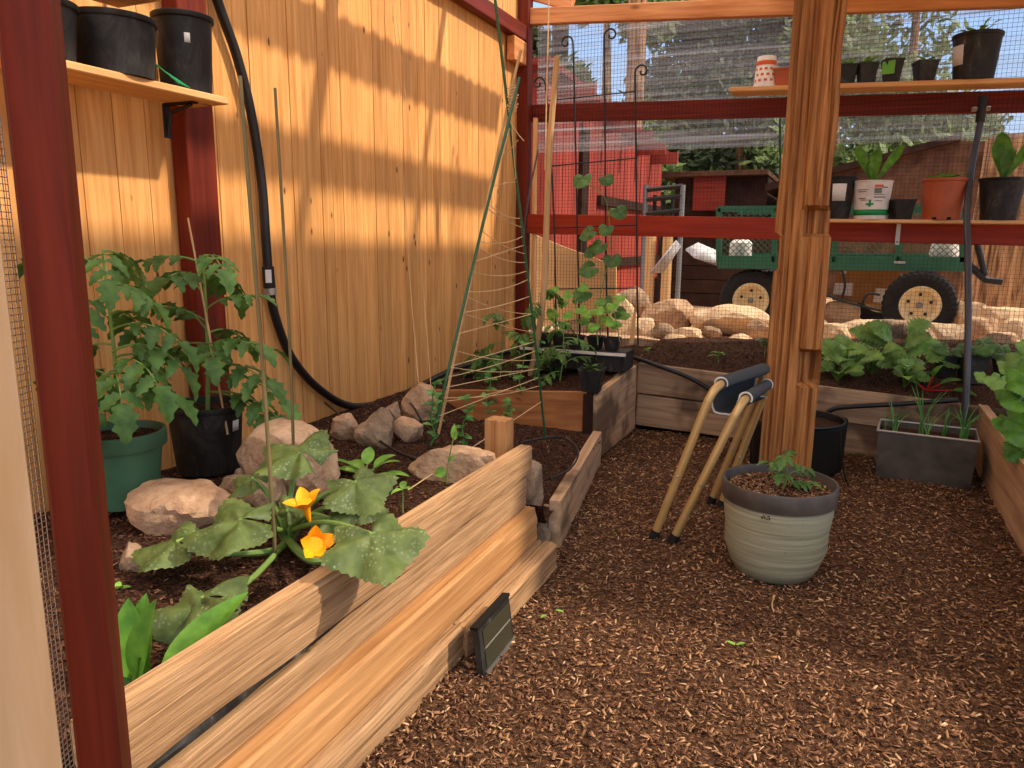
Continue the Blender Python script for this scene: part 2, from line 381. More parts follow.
def palm(mb, P, N, D, R, lobes=5, deep=.28, cup=-.18, serr=.05, cv=None, seed=0, notch=.5):
    """broad lobed leaf; petiole joins at P; D = tip direction, N = face normal"""
    P = V(P); N = V(N).normalized(); D = V(D); D = (D - N * D.dot(N)).normalized(); Sd = N.cross(D)
    n = 72; rings = 6; vs = [P]; cv = random.random() if cv is None else cv
    fs = []
    for j in range(1, rings + 1):
        q = j / rings
        for i in range(n + 1):
            th = -PI * .93 + 2 * PI * .93 * i / n; a = abs(th)
            base = .62 + .38 * math.cos(th * .5) ** 1.2
            lob = 1 - deep * (math.sin(th * lobes / 2 * 1.0 + PI) ** 2) ** .8 if a < PI * .8 else 1 - deep * .6
            r = R * base * lob * (1 + serr * (1 if i % 2 else -1)) * (1 + .05 * mn.noise(V((i * .35, seed, 0))))
            if a > PI * .8: r *= 1 - notch * .4 * (a - PI * .8) / (PI * .13)
            r *= q
            z = cup * R * q ** 2 * (.6 + .8 * abs(math.cos(th))) + .07 * R * q * math.cos(th * lobes) + .05 * R * mn.noise(V((q * 3, th * 1.6, seed + 7)))
            vs.append(P + D * r * math.cos(th) + Sd * r * math.sin(th) + N * z)
    m = n + 1
    for i in range(n): fs.append((0, 1 + i, 2 + i))
    for j in range(rings - 1):
        for i in range(n): fs.append((1 + j * m + i, 1 + (j + 1) * m + i, 2 + (j + 1) * m + i, 2 + j * m + i))
    mb.add(vs, fs, cv)
def rdir(az, el): return V((math.cos(el) * math.cos(az), math.cos(el) * math.sin(az), math.sin(el)))
def compound(mb, ms, P, D, ln, size, droop=.9, pairs=3):
    """tomato-style leaf: rachis plus toothed leaflets"""
    P = V(P); D = V(D).normalized(); N = V((0, 0, 1)) - D * D.z; N.normalize(); pts = [P.copy()]; p = P.copy(); d = D.copy(); nn = N
    k = 8; cvs = random.random()
    for i in range(k):
        a = droop / k; d2 = d * math.cos(a) - nn * math.sin(a); nn = nn * math.cos(a) + d * math.sin(a); d = d2; p = p + d * ln / k; pts.append(p.copy())
        if i >= 2 and (i - 2) % 2 == 0 and (i - 2) // 2 < pairs:
            sd = d.cross(nn); s = size * (1.0 - .12 * abs(i - 4))
            for sg in (-1, 1):
                leaf(mb, p, (d * .5 + sd * sg * .9 - nn * .15).normalized(), nn, s, s * .44, 'serr', .8 + random.random() * .5, .3, cv=min(1, max(0, cvs + random.uniform(-.2, .2))))
    leaf(mb, p, d, nn, size * 1.15, size * .62, 'serr', .8, .3, cv=cvs)
    ms.tube(pts, [.0026 * (1 - .5 * i / k) * (size / .07) for i in range(k + 1)], 5)
def tomato(parent, base, h, lean, n, ln, size, seed=0, name='tomato_plant', lab=None, r=.006, az0=0, droop=1.3, t0=.22):
    random.seed(seed); mb = MB(); ms = MB(); st = spline([base, V(base) + V(lean) * .4 + V((0.01, 0, h * .45)), V(base) + V(lean) + V((0, 0, h))], 8)
    ms.tube(st, [r * (1 - .5 * i / (len(st) - 1)) for i in range(len(st))], 7)
    for i in range(n):
        t = t0 + (1 - t0) * i / max(1, n - 1); p = st[min(len(st) - 1, int(t * (len(st) - 1)))]
        compound(mb, ms, p, rdir(az0 + i * 2.4 + random.uniform(-.4, .4), random.uniform(.2, .9)), ln * random.uniform(.75, 1.15) * (1 - .35 * abs(t - .55)), size * random.uniform(.8, 1.2), droop * random.uniform(.7, 1.2))
    o = ms.build('stem', M['stem'], parent); f = mb.build('foliage', M['tomato'], parent, ang=60); random.seed(seed + 99); return o
def rosette(parent, base, n, ln, w, mat, kind='spat', el=(.8, 1.3), droop=.7, seed=0, stemr=.003, pet=.0, leafy='foliage', az=None):
    random.seed(seed); mb = MB(); ms = MB(); b = V(base)
    for i in range(n):
        a = (az[i] if az else i * 2.4 + random.uniform(-.3, .3)); e = random.uniform(*el); d = rdir(a, e); l = ln * random.uniform(.75, 1.15)
        p = b + d * pet * random.uniform(.7, 1.2)
        if pet: ms.tube([b, b.lerp(p, .5) + V((0, 0, .1 * pet)), p], stemr, 5)
        leaf(mb, p, d, V((0, 0, 1)) - d * d.z, l, w * random.uniform(.8, 1.15), kind, droop * random.uniform(.7, 1.3), .2)
    if pet: ms.build('stem', M['stem'], parent)
    mb.build(leafy, mat, parent, ang=60)
def seedling(px, py, Pz, h, label, mat=None, n=5, size=.05, kind='ovate', seed=0, group=None, name='seedling', el=(.1, .7), base=None):
    b = atZ(px, py, Pz) if base is None else V(base); o = E(name, label, 'seedling', b, group); random.seed(seed)
    ms = MB(); ms.tube(wob(b - V((0, 0, .01)), b + V((0, 0, h)), 4, h * .12, seed), .0025, 6); ms.build('stem', M['stem'], o)
    mb = MB()
    for i in range(n):
        t = 1 - .5 * (i // 3) * .6; p = b + V((0, 0, h * t)); a = i * 2.2 + seed; d = rdir(a, random.uniform(*el)); leaf(mb, p, d, (0, 0, 1), size * random.uniform(.8, 1.2), size * .6, kind, .8, .25)
    mb.build('foliage', mat or M['bright'], o, ang=60); return o
# ------------------------------------------------------------------ chips (numpy)
def chips(name, n, samp, size, mat, label, cat, flat=.55):
    P = samp(n); n = len(P); ln = rng.uniform(.4, 1.25, n) * size; w = ln * rng.uniform(.1, .34, n); h = np.minimum(w, rng.uniform(.0012, .004, n))
    az = rng.uniform(0, 2 * np.pi, n); ti = rng.normal(0, flat, n) * .55; ro = rng.uniform(-.8, .8, n)
    X = np.stack([np.cos(az) * np.cos(ti), np.sin(az) * np.cos(ti), np.sin(ti)], 1); Yv = np.stack([-np.sin(az), np.cos(az), np.zeros(n)], 1); Z = np.cross(X, Yv)
    Y2 = Yv * np.cos(ro)[:, None] + Z * np.sin(ro)[:, None]; Z2 = np.cross(X, Y2); vs = []
    for sx in (-.5, .5):
        for sy in (-.5, .5):
            for sz in (-.5, .5): vs.append(P + X * (ln * sx * (1 - .25 * (sy * sx > 0)))[:, None] + Y2 * (w * sy)[:, None] + Z2 * (h * sz)[:, None])
    vs = np.stack(vs, 1).reshape(-1, 3); q = np.array([(0, 1, 3, 2), (4, 6, 7, 5), (0, 4, 5, 1), (2, 3, 7, 6), (0, 2, 6, 4), (1, 5, 7, 3)])
    fs = (np.arange(n)[:, None, None] * 8 + q[None]).reshape(-1); o = vs.mean(0); o[2] = vs[:, 2].min(); vs = vs - o
    me = bpy.data.meshes.new(name); me.vertices.add(len(vs)); me.vertices.foreach_set('co', vs.ravel()); nf = n * 6
    me.loops.add(nf * 4); me.loops.foreach_set('vertex_index', fs.astype(np.int32)); me.polygons.add(nf)
    me.polygons.foreach_set('loop_start', (np.arange(nf) * 4).astype(np.int32)); me.update(calc_edges=True)
    at = me.attributes.new('v', 'FLOAT', 'POINT'); at.data.foreach_set('value', np.repeat(rng.beta(1.6, 1.9, n), 8)); me.materials.append(mat)
    ob = bpy.data.objects.new(name, me); COL.objects.link(ob); ob.location = V(o); WM[ob] = Matrix.Translation(V(o)); return tag(ob, label, cat, kind='stuff')

# ================================================================== THE SETTING
WX, BY = -2.5, 5.8                       # left wall plane, back wall plane
def nz(x, y, s=1.0, k=0): return mn.fractal(V((x * s, y * s, k)), 1, 2, 4)
# floor of the path
mb = MB(); mb.grid(lambda u, v: V((-1.45 + 4.2 * u, -1.5 + 7.25 * v, .012 * nz(-1.45 + 4.2 * u, -1.5 + 7.25 * v, 3.2))), 110, 180)
struct(mb.build('floor', M['floor']))
def gz(x, y): return (.5 + .05 * nz(x, y, .9, 3) + .02 * nz(x, y, 4, 3)) if y > 5.9 else -.06
mb = MB(); mb.grid(lambda u, v: V((-14 + 28 * u, 5.95 + 8 * v * v + 22 * v ** 4, gz(-14 + 28 * u, 5.95 + 8 * v * v + 22 * v ** 4))), 150, 120)
mb.grid(lambda u, v: V((-14 + 28 * u, 5.95 - .01 * v, -.1 + .62 * v)), 20, 1)
mb.box((-14, -12, -.3), (14, 5.95, -.07))
struct(mb.build('ground', M['ground']))
# left wall: vertical cedar boards
mb = MB(); random.seed(3); y = -.2
while y < 5.86:
    w = random.choice([.138, .14, .142]) if y < 2.3 else random.choice([.088, .09, .13])
    d = random.uniform(0, .004); mb.cv = random.random()
    y1 = min(y + w, 5.9); g = .0035
    for a, b, dx in ((y, y1 - g, 0), (y1 - g, y1, .012)):
        mb.box((WX - .03, a, .02), (WX - d - dx, b, 3.2))
    y = y1
struct(mb.build('wall_left', M['cedar'], smooth=False))
# red frame post on the left wall, near post, corner posts
yA, yB = atX(191, 200, WX + .09).y, atX(219, 200, WX + .09).y
struct(hull_box('trim_1', M['redv'], (WX + .005, yA, .0), (WX + .09, yB, 3.15)))
pc = CAM + ray(68, 400) * 1.06; NPX, NPY = pc.x, pc.y
npost = timber('trim_2', M['redv'], (NPX - .006, NPY, 0), (NPX + .014, NPY + .0, 3.1), .052, .052, up=(.78, .62, 0)); struct(npost)
# tan door board and wire strip left of it
pb = CAM + ray(-42, 400) * .98
hv = V((pc.x - pb.x, pc.y - pb.y, 0)).normalized()
timb = timber('trim_3', M['tanb'], (pb.x, pb.y, 0), (pb.x, pb.y, 3.0), .03, .118, up=tuple(hv)); struct(timb)
pa = V((pb.x, pb.y, 0)) + hv * .02; nvv = V((hv.y, -hv.x, 0))
if nvv.y > 0: nvv = -nvv
mb = MB(); off = nvv * .02
p0 = V((pb.x, pb.y, 0)) + hv * .048 + nvv * .017; p1 = V((NPX, NPY, 0)) - hv * .018 + nvv * .036
nw = max(3, int((p1 - p0).length / .0078)); 
for i in range(nw + 1):
    q = p0.lerp(p1, i / nw); mb.tube([q + V((0, 0, .2)), q + V((0, 0, 2.2))], .00065, 4)
z = .25
while z < 2.15:
    mb.tube([p0 + V((0, 0, z)), p1 + V((0, 0, z))], .00065, 4); z += .0078
tag(mb.build('hardware_cloth', M['steel']), 'strip of fine silver hardware cloth stapled beside the near red post', 'wire mesh')
nvp = V((pb.x, pb.y, 0)) + nvv * .0145; rd_ = ray(27, 644); sc = CAM + rd_ * ((nvp - V((0, 0, 0))).dot(nvv) / rd_.dot(nvv))
o = E('screw', 'small shiny screw sticking out of the pale door board', 'screw', V((sc.x, sc.y, sc.z)))
MB().lathe(sc, [(0, .015), (.004, .014), (.0045, .011), (.0018, .010), (.0018, -.002)], 10, axis=nvv).build('shank', M['steel'], o)

# back wall frame
def railY(name, pts, yc, th, mat, struct_=True):
    """pts: (px, ytop, ybot) at two ends, on plane y=yc"""
    (xa, ta, ba), (xb, tb, bb) = pts; A1, A0, B1, B0 = atY(xa, ta, yc), atY(xa, ba, yc), atY(xb, tb, yc), atY(xb, bb, yc)
    ca, cb = (A1 + A0) / 2, (B1 + B0) / 2; ext = (cb - ca).normalized()
    ca -= ext * .0; cb += ext * .9
    o = timber(name, mat, ca + V((0, th / 2, 0)), cb + V((0, th / 2, 0)), th, ((A1 - A0).length + (B1 - B0).length) / 2); return struct(o)
railY('trim_4', [(522, 7, 25.5), (1020, -13, 4.5)], BY - .06, .06, M['beam'])
railY('trim_5', [(520, 105, 122), (1020, 90, 112)], BY + .03, .05, M['red'])
railY('trim_6', [(520, 214, 233), (1020, 221, 246)], BY - .07, .05, M['redrail'])
zt = atX(480, 9, WX + .03).z
struct(timber('trim_7', M['redv'], (WX + .05, 1.5, zt + .03), (WX + .05, BY, zt), .07, .11))
struct(hull_box('trim_8', M['redv'], (WX + .005, BY - .09, 0), (WX + .095, BY + .0, 3.3)))
struct(timber('trim_9', M['beam'], (WX + .05, BY - .32, 2.72), (WX + .05, BY - .06, 2.72), .06, .17))
struct(timber('trim_10', M['shelf'], (WX + .14, BY - .03, .4), (WX + .14, BY - .03, 2.25), .03, .04, up=(0, 1, 0)))
struct(timber('trim_11', M['beam'], (WX - .1, BY + .02, 3.24), (WX + .42, BY + .0, 3.06), .05, .09))
struct(timber('trim_16', M['redv'], (3.0, BY - .02, 0), (3.0, BY - .02, 3.0), .1, .1, up=(0, 1, 0)))
# roof: unseen translucent strips and rafters, laid out for the shade they throw
t = NT('roof_panel'); t.base(L((196, 186, 170)), .6, .3); tl = t.new('BsdfTranslucent'); tl.inputs[0].default_value = L((214, 198, 176)); ms = t.new('MixShader'); ms.inputs[0].default_value = .5
t.lk(t.p.outputs[0], ms.inputs[1]); t.lk(tl.outputs[0], ms.inputs[2]); t.lk(ms.outputs[0], t.out.inputs[0]); M['roofmetal'] = t.m
def roofstrip(x0, x1, y0, y1, z0, z1):
    mb = MB(); nx = max(8, int((y1 - y0) / .02))
    def P(u, v):
        y = y0 + (y1 - y0) * u; w = .028 * math.sin(y * 2 * PI / .13)
        x = x0 + (x1 - x0) * v + (w if v > .5 else 0); return V((x, y, z0 + (z1 - z0) * u + .012 * math.sin(y * 2 * PI / .13)))
    mb.grid(P, nx, 2); return mb
rb = roofstrip(-1.80, -1.50, 1.9, 5.62, 3.12, 3.02); A = rb.build('shade_roof', M['roofmetal']); struct(A)
SOL = A.modifiers.new('s', 'SOLIDIFY'); SOL.thickness = .006
for i, a in enumerate([(-1.16, -.88, 1.9, 5.62, 3.10, 3.0), (-.60, .95, 1.9, 6.2, 3.1, 3.02), (.95, 1.5, 2.35, 6.2, 3.1, 3.02), (.45, 2.1, .95, 1.42, 3.1, 3.1), (1.5, 5.0, 3.3, 6.2, 3.1, 3.02), (-2.6, -1.85, -1.0, .9, 3.1, 3.1)]):  # the short front sheet is added to shade the near red post
    o = roofstrip(*a).build('shade_roof', M['roofmetal']); struct(o); m_ = o.modifiers.new('s', 'SOLIDIFY'); m_.thickness = .006
for i, (yy, w) in enumerate([(3.52, .09), (4.62, .045)]):
    struct(timber('trim_%d' % (12 + i), M['beam'], (WX - .1, yy, 3.0), (1.6, yy, 2.95), w, .07))

# wire netting + clear corrugated sheets
mb = MB(); xa, xb, za, zb = WX + .1, 3.0, .5, 2.96; stp = .0265; wv = .0006
x = xa
while x < xb:
    mb.box((x - wv, BY - .004, za), (x + wv, BY, zb)); x += stp
z = za
while z < zb:
    mb.box((xa, BY - .004, z - wv), (xb, BY, z + wv)); z += stp
tag(mb.build('wire_netting', M['blackm'], smooth=False), 'dark square wire netting stretched across the back wall', 'netting')
def clearsheet(z0a, z1a, z0b, z1b, label):
    mb = MB()
    def P(u, v):
        x = WX + .1 + 5.4 * u; zl = z0a + (z0b - z0a) * u; zh = z1a + (z1b - z1a) * u; z = zl + (zh - zl) * v
        return V((x, BY + .10 + .007 * math.sin(z * 2 * PI / .055), z))
    mb.grid(P, 30, 110); o = mb.build('clear_sheet', M['clear']); tag(o, label, 'plastic sheet'); m_ = o.modifiers.new('s', 'SOLIDIFY'); m_.thickness = .0015
zz = atY(525, 152, BY).z; z2 = atY(1020, 137, BY).z
clearsheet(zz, 2.33, zz + (z2 - zz) * 5.4 / 3.38, 2.1, 'lower narrow strip of clear corrugated sheet under the upper red rail')
clearsheet(2.345, 3.0, 2.18, 2.75, 'upper wide sheet of clear corrugated plastic under the top wooden beam')

# ================================================================== CENTRE POST
def pmod(u, j, p, ps):
    z = u * 3.2; side_, k = divmod(j, ps); f = k / ps
    # local y = across (right in view), local z = toward camera side
    x, a, b = p
    a = -a
    g = mn.noise(V((j * .9, z * .25, 2.0))) + .5 * mn.noise(V((j * 2.3, z * .6, 9.0)))
    if b > 0: b += .020 * g
    if 1.36 < z < 1.49 and a > .0 and b > 0: b -= .062
    if 1.36 < z < 1.49 and a > .09: a -= .015
    if .64 < z < .80 and a > .035 and b > -.02: a -= .05; b -= .05
    if z > 1.49 and a > .075: a -= .022 + .01 * mn.noise(V((0, z * 3, 1)))
    if z > 1.49 and -.01 < a < .07 and b > 0: b += .018
    if 1.18 < z < 1.36 and a < -.085: a += .024
    if z < 1.18 and a < -.085: a += .006
    a = -a
    return V((x, a, b))
o = timber('rough_post', M['post'], (-.215, 4.0, -.02), (-.205, 4.0, 3.18), .238, .2, rough=.016, seed=4, up=(0, -1, 0), st=150, ps=22, mod=pmod, taper=(1.02, .98))
tag(o, 'thick rough-split wooden post with notches standing in the path', 'post')

# ================================================================== BEDS
# ---- left bed timbers
X0 = -1.07
yN = NPY + .13
tim = [(yN, .513, .368, 2.62, .513, .402, -1.092, .055, 'split', .004, 1, 'thick rough-split timber forming the top edge of the left bed'),
       (yN - .15, .308, .238, 2.60, .392, .264, -1.110, .055, 'split', .0035, 2, 'second split timber down, recessed under the top edge of the left bed'),
       (yN - .1, .234, .104, 2.62, .262, .112, -1.092, .10, 'splito', .004, 3, 'third timber down, orange with a knotty far end, in the left bed wall'),
       (yN - .1, .102, -.02, 1.95, .108, -.02, -1.075, .13, 'split', .006, 5, 'lowest near split timber of the left bed wall, lying on the mulch'),
       (1.93, .105, -.03, 2.66, .115, -.03, -1.045, .15, 'split', .009, 6, 'lowest far split timber of the left bed wall, behind the solar light')]
for ya, za1, za0, yb, zb1, zb0, xc, w, mt, rg, sd, lab in tim:
    h0, h1 = za1 - za0, zb1 - zb0; hm = max(h0, h1)
    def md(u, jj, p, ps_, h0=h0, h1=h1, hm=hm, sd=sd, L_=yb - ya):
        k = (h0 + (h1 - h0) * u) / hm; z = p.z * k
        if sd == 6: p.y = p.y * (1 - .35 * max(0, .12 - u) / .12)
        y = p.y + (.008 * mn.noise(V((u * L_ * 1.4, sd, z * 6))))
        if sd == 1 and z < 0: z += .012 * mn.noise(V((u * L_ * 3, 4.2, 0)))
        if sd == 2 and z > 0: z += .010 * mn.noise(V((u * L_ * 2.4, 1.2, 0))) - .03 * max(0, .06 - u) / .06
        if sd == 5 and z < 0: z += .0
        if abs(z) > .42 * hm * k: y *= .84
        return V((p.x, y, z))
    o = timber('split_timber', M[mt], (xc, ya, (za1 + za0) / 2), (xc, yb, (zb1 + zb0) / 2), w, hm, rough=rg, seed=sd, st=70, ps=10, mod=md)
    tag(o, lab, 'timber', 'stacked timbers of the left bed wall')
def linP(u, v):
    y = yN - .1 + (2.56 - yN) * u; zc = .342 + .058 * u; z = .05 + (.43 - .05) * v
    return V((-1.152 + .077 * math.exp(-((z - zc) / .022) ** 4) * (1 - .25 * u) + .003 * mn.noise(V((y * 9, z * 9, 0))), y, z))
mb = MB(); mb.grid(linP, 60, 40)
o = mb.build('bed_liner', M['black']); tag(o, 'black plastic liner showing in the gap between the left bed timbers', 'liner'); o.modifiers.new('s', 'SOLIDIFY').thickness = .004
pg = atZ(503, 466, .42); o = timber('wooden_peg', M['splito'], (pg.x - .02, pg.y, .2), (pg.x - .02, pg.y, .61), .088, .075, rough=.005, seed=8, up=(0, 1, 0)); tag(o, 'short square wooden peg standing behind the far end of the top timber', 'peg')

def soilz(x, y):
    z = .43
    if y > 2.7: z = .43 + (min(y, 4.1) - 2.7) / 1.4 * (-.235 * min(1, max(0, (x + 2.45) / .4)))
    if x < -2.0: z -= (-2.0 - x) * .14
    z -= .05 * max(0, .3 - abs(x + 1.2)) if y < 2.6 else 0
    k = max(0, min(1, (x + 1.48) / .36)) * max(0, min(1, (y - 2.5) / .2)); z += (.17 - z) * k
    return z
def soil(name, quad, zf, nu, nv, amp, label):
    a, b, c_, d = [V(q + (0,)) for q in quad]; mb = MB()
    def P(u, v):
        p = a.lerp(b, u).lerp(d.lerp(c_, u), v); return V((p.x, p.y, zf(p.x, p.y) + amp * nz(p.x, p.y, 7, 1)))
    mb.grid(P, nu, nv); mb.grid(lambda u, v: (lambda p: V((p.x, p.y, .02)))(a.lerp(b, u).lerp(d.lerp(c_, u), v)), 2, 2)
    o = mb.build(name, M['soil']); tag(o, label, 'soil', kind='stuff'); return o
soil('garden_soil', ((-2.49, .3), (-1.17, .3), (-1.17, 2.62), (-2.49, 2.62)), soilz, 70, 110, .012, 'dark soil filling the left bed')
soil('garden_soil', ((-2.49, 2.62), (-1.02, 2.62), (-1.28, 4.12), (-2.49, 4.12)), soilz, 70, 70, .012, 'dark soil of the low patch in front of the orange bed board')

# split board joining the left beds
a0, a1 = V((-1.055, 2.86, .0)), V((-1.265, 4.12, .0))
zt0, zt1 = atY(557, 505, 2.98).z, atY(594, 436, 4.1).z
o = timber('edging_board', M['weath'], (a0.x, a0.y, .10), (a1.x, a1.y, .09), .05, .22, rough=.006, seed=11); tag(o, 'stained low edging board leading to the boxed corner bed', 'board')
o.data.materials[0] = M['weath_lit']
# ---- corner bed (far left)
cx = -1.30
def zf_corner(x, y): return .335 + .085 * (x + 2.45) / 1.1 + .05 * (y - 4.2)
o = timber('bed_board', M['bedor'], (-2.46, 4.13, .225), (cx - .03, 4.13, .31), .04, .235, rough=.004, seed=12); tag(o, 'orange-brown front board of the corner bed', 'board')
zA, zB = atX(604, 393, cx + .03).z, atX(635, 364, cx + .03).z
yB_ = atX(635, 364, cx + .03).y
o = timber('bed_board', M['weath_lit'], (cx, 4.14, zA / 2 + .005), (cx + .02, yB_, zB / 2 + .01), .045, zA - .01, rough=.006, seed=13, taper=(1, 1.12)); tag(o, 'grey weathered side board of the corner bed with dark water stains', 'board')
o = hull_box('bed_post', M['darkwood'], (cx - .05, 4.09, 0), (cx - .0, 4.14, .42)); tag(o, 'dark square corner stake at the end of the corner bed boards', 'post')
soil('garden_soil', ((-2.49, 4.14), (-1.33, 4.14), (-1.33, 5.75), (-2.49, 5.75)), zf_corner, 60, 70, .012, 'dark soil filling the corner bed')
# ---- back bed
def ztop_back(x): return .487 + (x + 1.25) / 1.9 * (-.115)
zb_ = [(-1.24, .487), (.78, .372)]
o = timber('bed_board', M['weath'], (-1.26, 5.02, .378), (.79, 5.02, .268), .045, .20, rough=.005, seed=14, st=50); tag(o, 'upper grey-brown front board of the back bed', 'board')
o = timber('bed_board', M['weath'], (-1.26, 5.03, .155), (.79, 5.03, .07), .045, .215, rough=.006, seed=15, st=50); tag(o, 'lower grey-brown front board of the back bed', 'board')
def zf_back(x, y): return .47 + (x + 1.25) / 2.0 * (-.10) + (y - 5.05) * (.09 + max(0, min(2, x + 1.25)) * .14)
soil('garden_soil', ((-1.3, 5.04), (.84, 5.04), (3.0, 5.8), (-1.3, 5.9)), zf_back, 100, 40, .014, 'crumbly soil filling the back bed')
# ---- right bed
o = timber('bed_board', M['rbed'], (.80, 1.6, .235), (.795, 5.18, .28), .05, .19, rough=.004, seed=16, st=50); tag(o, 'tan upper board of the right bed', 'board')
o = timber('bed_board', M['rbed'], (.815, 1.6, .06), (.81, 5.18, .09), .05, .19, rough=.006, seed=17, st=50); tag(o, 'tan lower board of the right bed, touching the mulch', 'board')
def zf_right(x, y): return .30 + .015 * (y - 4)
soil('garden_soil', ((.83, 1.6), (3.2, 1.6), (3.2, 5.1), (.83, 5.1)), zf_right, 60, 70, .014, 'dark soil filling the right bed')

# ================================================================== CHIPS
def s_floor(n):
    y = .9 + 4.15 * rng.random(n) ** 1.5; x = rng.uniform(-1.3, .9, n); keep = (x > -1.1 - .2 * np.clip((y - 3) / 1.2, 0, 1)) & (x < .8)
    x, y = x[keep], y[keep]; z = np.array([.012 * nz(a, b, 3.2) for a, b in zip(x, y)]) + rng.uniform(.001, .012, len(x)); return np.stack([x, y, z], 1)
chips('mulch_chips', 52000, s_floor, .021, M['chip'], 'shredded bark mulch chips covering the path', 'mulch')
def s_soil(n):
    x = rng.uniform(-2.45, -1.18, n); y = .6 + 3.4 * rng.random(n) ** 1.2
    return np.stack([x, y, np.array([soilz(a, b) + .012 * nz(a, b, 7, 1) for a, b in zip(x, y)]) + .004], 1)
chips('soil_crumbs', 16000, s_soil, .017, M['schip'], 'bark crumbs on the left bed soil', 'mulch')
def s_soil2(n):
    x = rng.uniform(-2.4, .8, n); y = rng.uniform(4.2, 5.75, n); k = (x < -1.35) | (y > 5.08); x, y = x[k], y[k]
    return np.stack([x, y, np.array([(zf_corner(a, b) if a < -1.32 else zf_back(a, b)) + .012 * nz(a, b, 7, 1) for a, b in zip(x, y)]) + .006], 1)
chips('soil_crumbs', 7000, s_soil2, .02, M['schip'], 'bark crumbs on the corner and back bed soil', 'mulch')
# ================================================================== POTS
def soil_disc(parent, c, r, seed=0):
    mb = MB(); vs = [V(c) + V((0, 0, .004))]; n = 28; m = 8
    for j in range(1, m + 1):
        for k in range(n):
            a = 2 * PI * k / n; q = r * j / m; x, y = q * math.cos(a), q * math.sin(a); vs.append(V(c) + V((x, y, .008 * mn.noise(V((x * 60, y * 60, seed))) * (j < m))))
    fs = [(0, 1 + k, 1 + (k + 1) % n) for k in range(n)] + [(1 + j * n + k, 1 + (j + 1) * n + k, 1 + (j + 1) * n + (k + 1) % n, 1 + j * n + (k + 1) % n) for j in range(m - 1) for k in range(n)]
    mb.add(vs, fs); mb.build('soil', M['soil'], parent)
def round_pot(parent, c, rb_, rt, h, mat, lip=.006, lh=.02, fill=True, n=36, sz=.9, part='pot', feet=True):
    w = .004; th = max(.003, rt * .03)
    prof = [(0, .004), (rb_ * .9, .004), (rb_ * .92, 0), (rb_, 0.0), (rb_ + (rt - rb_) * .02, h * .03), (rt - (rt - rb_) * lh / h - .001, h - lh - .002), (rt + lip - .002, h - lh), (rt + lip, h - lh + .003), (rt + lip, h - .002), (rt + lip - .002, h), (rt - th + lip * .3, h), (rt - th, h - .004), (rt - th - .002, h - lh), (rb_ - th, h * .25), (0, h * .25)]
    mb = MB(); mb.lathe(c, prof, n); o = mb.build(part, mat, parent, ang=35)
    if fill: soil_disc(parent, V(c) + V((0, 0, h * sz)), rb_ + (rt - rb_) * sz - th * .8, int(c[0] * 100))
    return o
def square_pot(parent, c, b, t_, h, mat, rot=0, fill=True, sz=.9):
    mb = MB(); ca, sa = math.cos(rot), math.sin(rot)
    def sq(s, z): 
        k = s * .12; pts = [(-s + k, -s), (s - k, -s), (s, -s + k), (s, s - k), (s - k, s), (-s + k, s), (-s, s - k), (-s, -s + k)]
        return [V(c) + V((x * ca - y * sa, x * sa + y * ca, z)) for x, y in pts]
    lv = [(b / 2 * .6, .003), (b / 2 * .94, .003), (b / 2, 0), (t_ / 2 * .97, h * .9), (t_ / 2 * 1.03, h * .9), (t_ / 2 * 1.05, h), (t_ / 2 * .96, h), (t_ / 2 * .92, h * .88), (b / 2 * .9, h * .3)]
    vs = []
    for s, z in lv: vs += sq(s, z)
    m = len(lv); fs = [(i * 8 + k, i * 8 + (k + 1) % 8, (i + 1) * 8 + (k + 1) % 8, (i + 1) * 8 + k) for i in range(m - 1) for k in range(8)] + [tuple(range(8))[::-1], tuple((m - 1) * 8 + k for k in range(8))]
    mb.add(vs, fs); o = mb.build('pot', mat, parent, ang=30)
    if fill:
        ms = MB(); s = (b + (t_ - b) * sz) / 2 * .94; pts = sq(s, h * sz); ms.add([V(c) + V((0, 0, h * sz + .003))] + pts, [(0, 1 + k, 1 + (k + 1) % 8) for k in range(8)]); ms.build('soil', M['soil'], parent)
    return o
def sticker(parent, c, rb_, rt, h, px_a0, px_a1, z0, z1, mat, name='label', off=.0015, th=.001):
    """curved label on a round pot between angles a0..a1 (radians, world) and heights z0..z1 (fractions)"""
    mb = MB()
    def P(u, v):
        a = px_a0 + (px_a1 - px_a0) * u; q = z0 + (z1 - z0) * v; r = rb_ + (rt - rb_) * q + off; return V(c) + V((r * math.cos(a), r * math.sin(a), h * q))
    mb.grid(P, 8, 2); o = mb.build(name, mat, parent); o.modifiers.new('s', 'SOLIDIFY').thickness = th; return o
def camang(c):                                   # angle on a pot that faces the camera
    return math.atan2(CAM.y - c[1], CAM.x - c[0])
def potpx(px, yb, yt, wt, wb, Yp):
    """pot dims from pixels on plane y=Yp : base centre, bottom radius, top radius, height"""
    b = atY(px, yb, Yp); t_ = atY(px, yt, Yp); s = ppm(b); return V((b.x, Yp, b.z)), wb / s / 2, wt / s / 2, (t_ - b).length

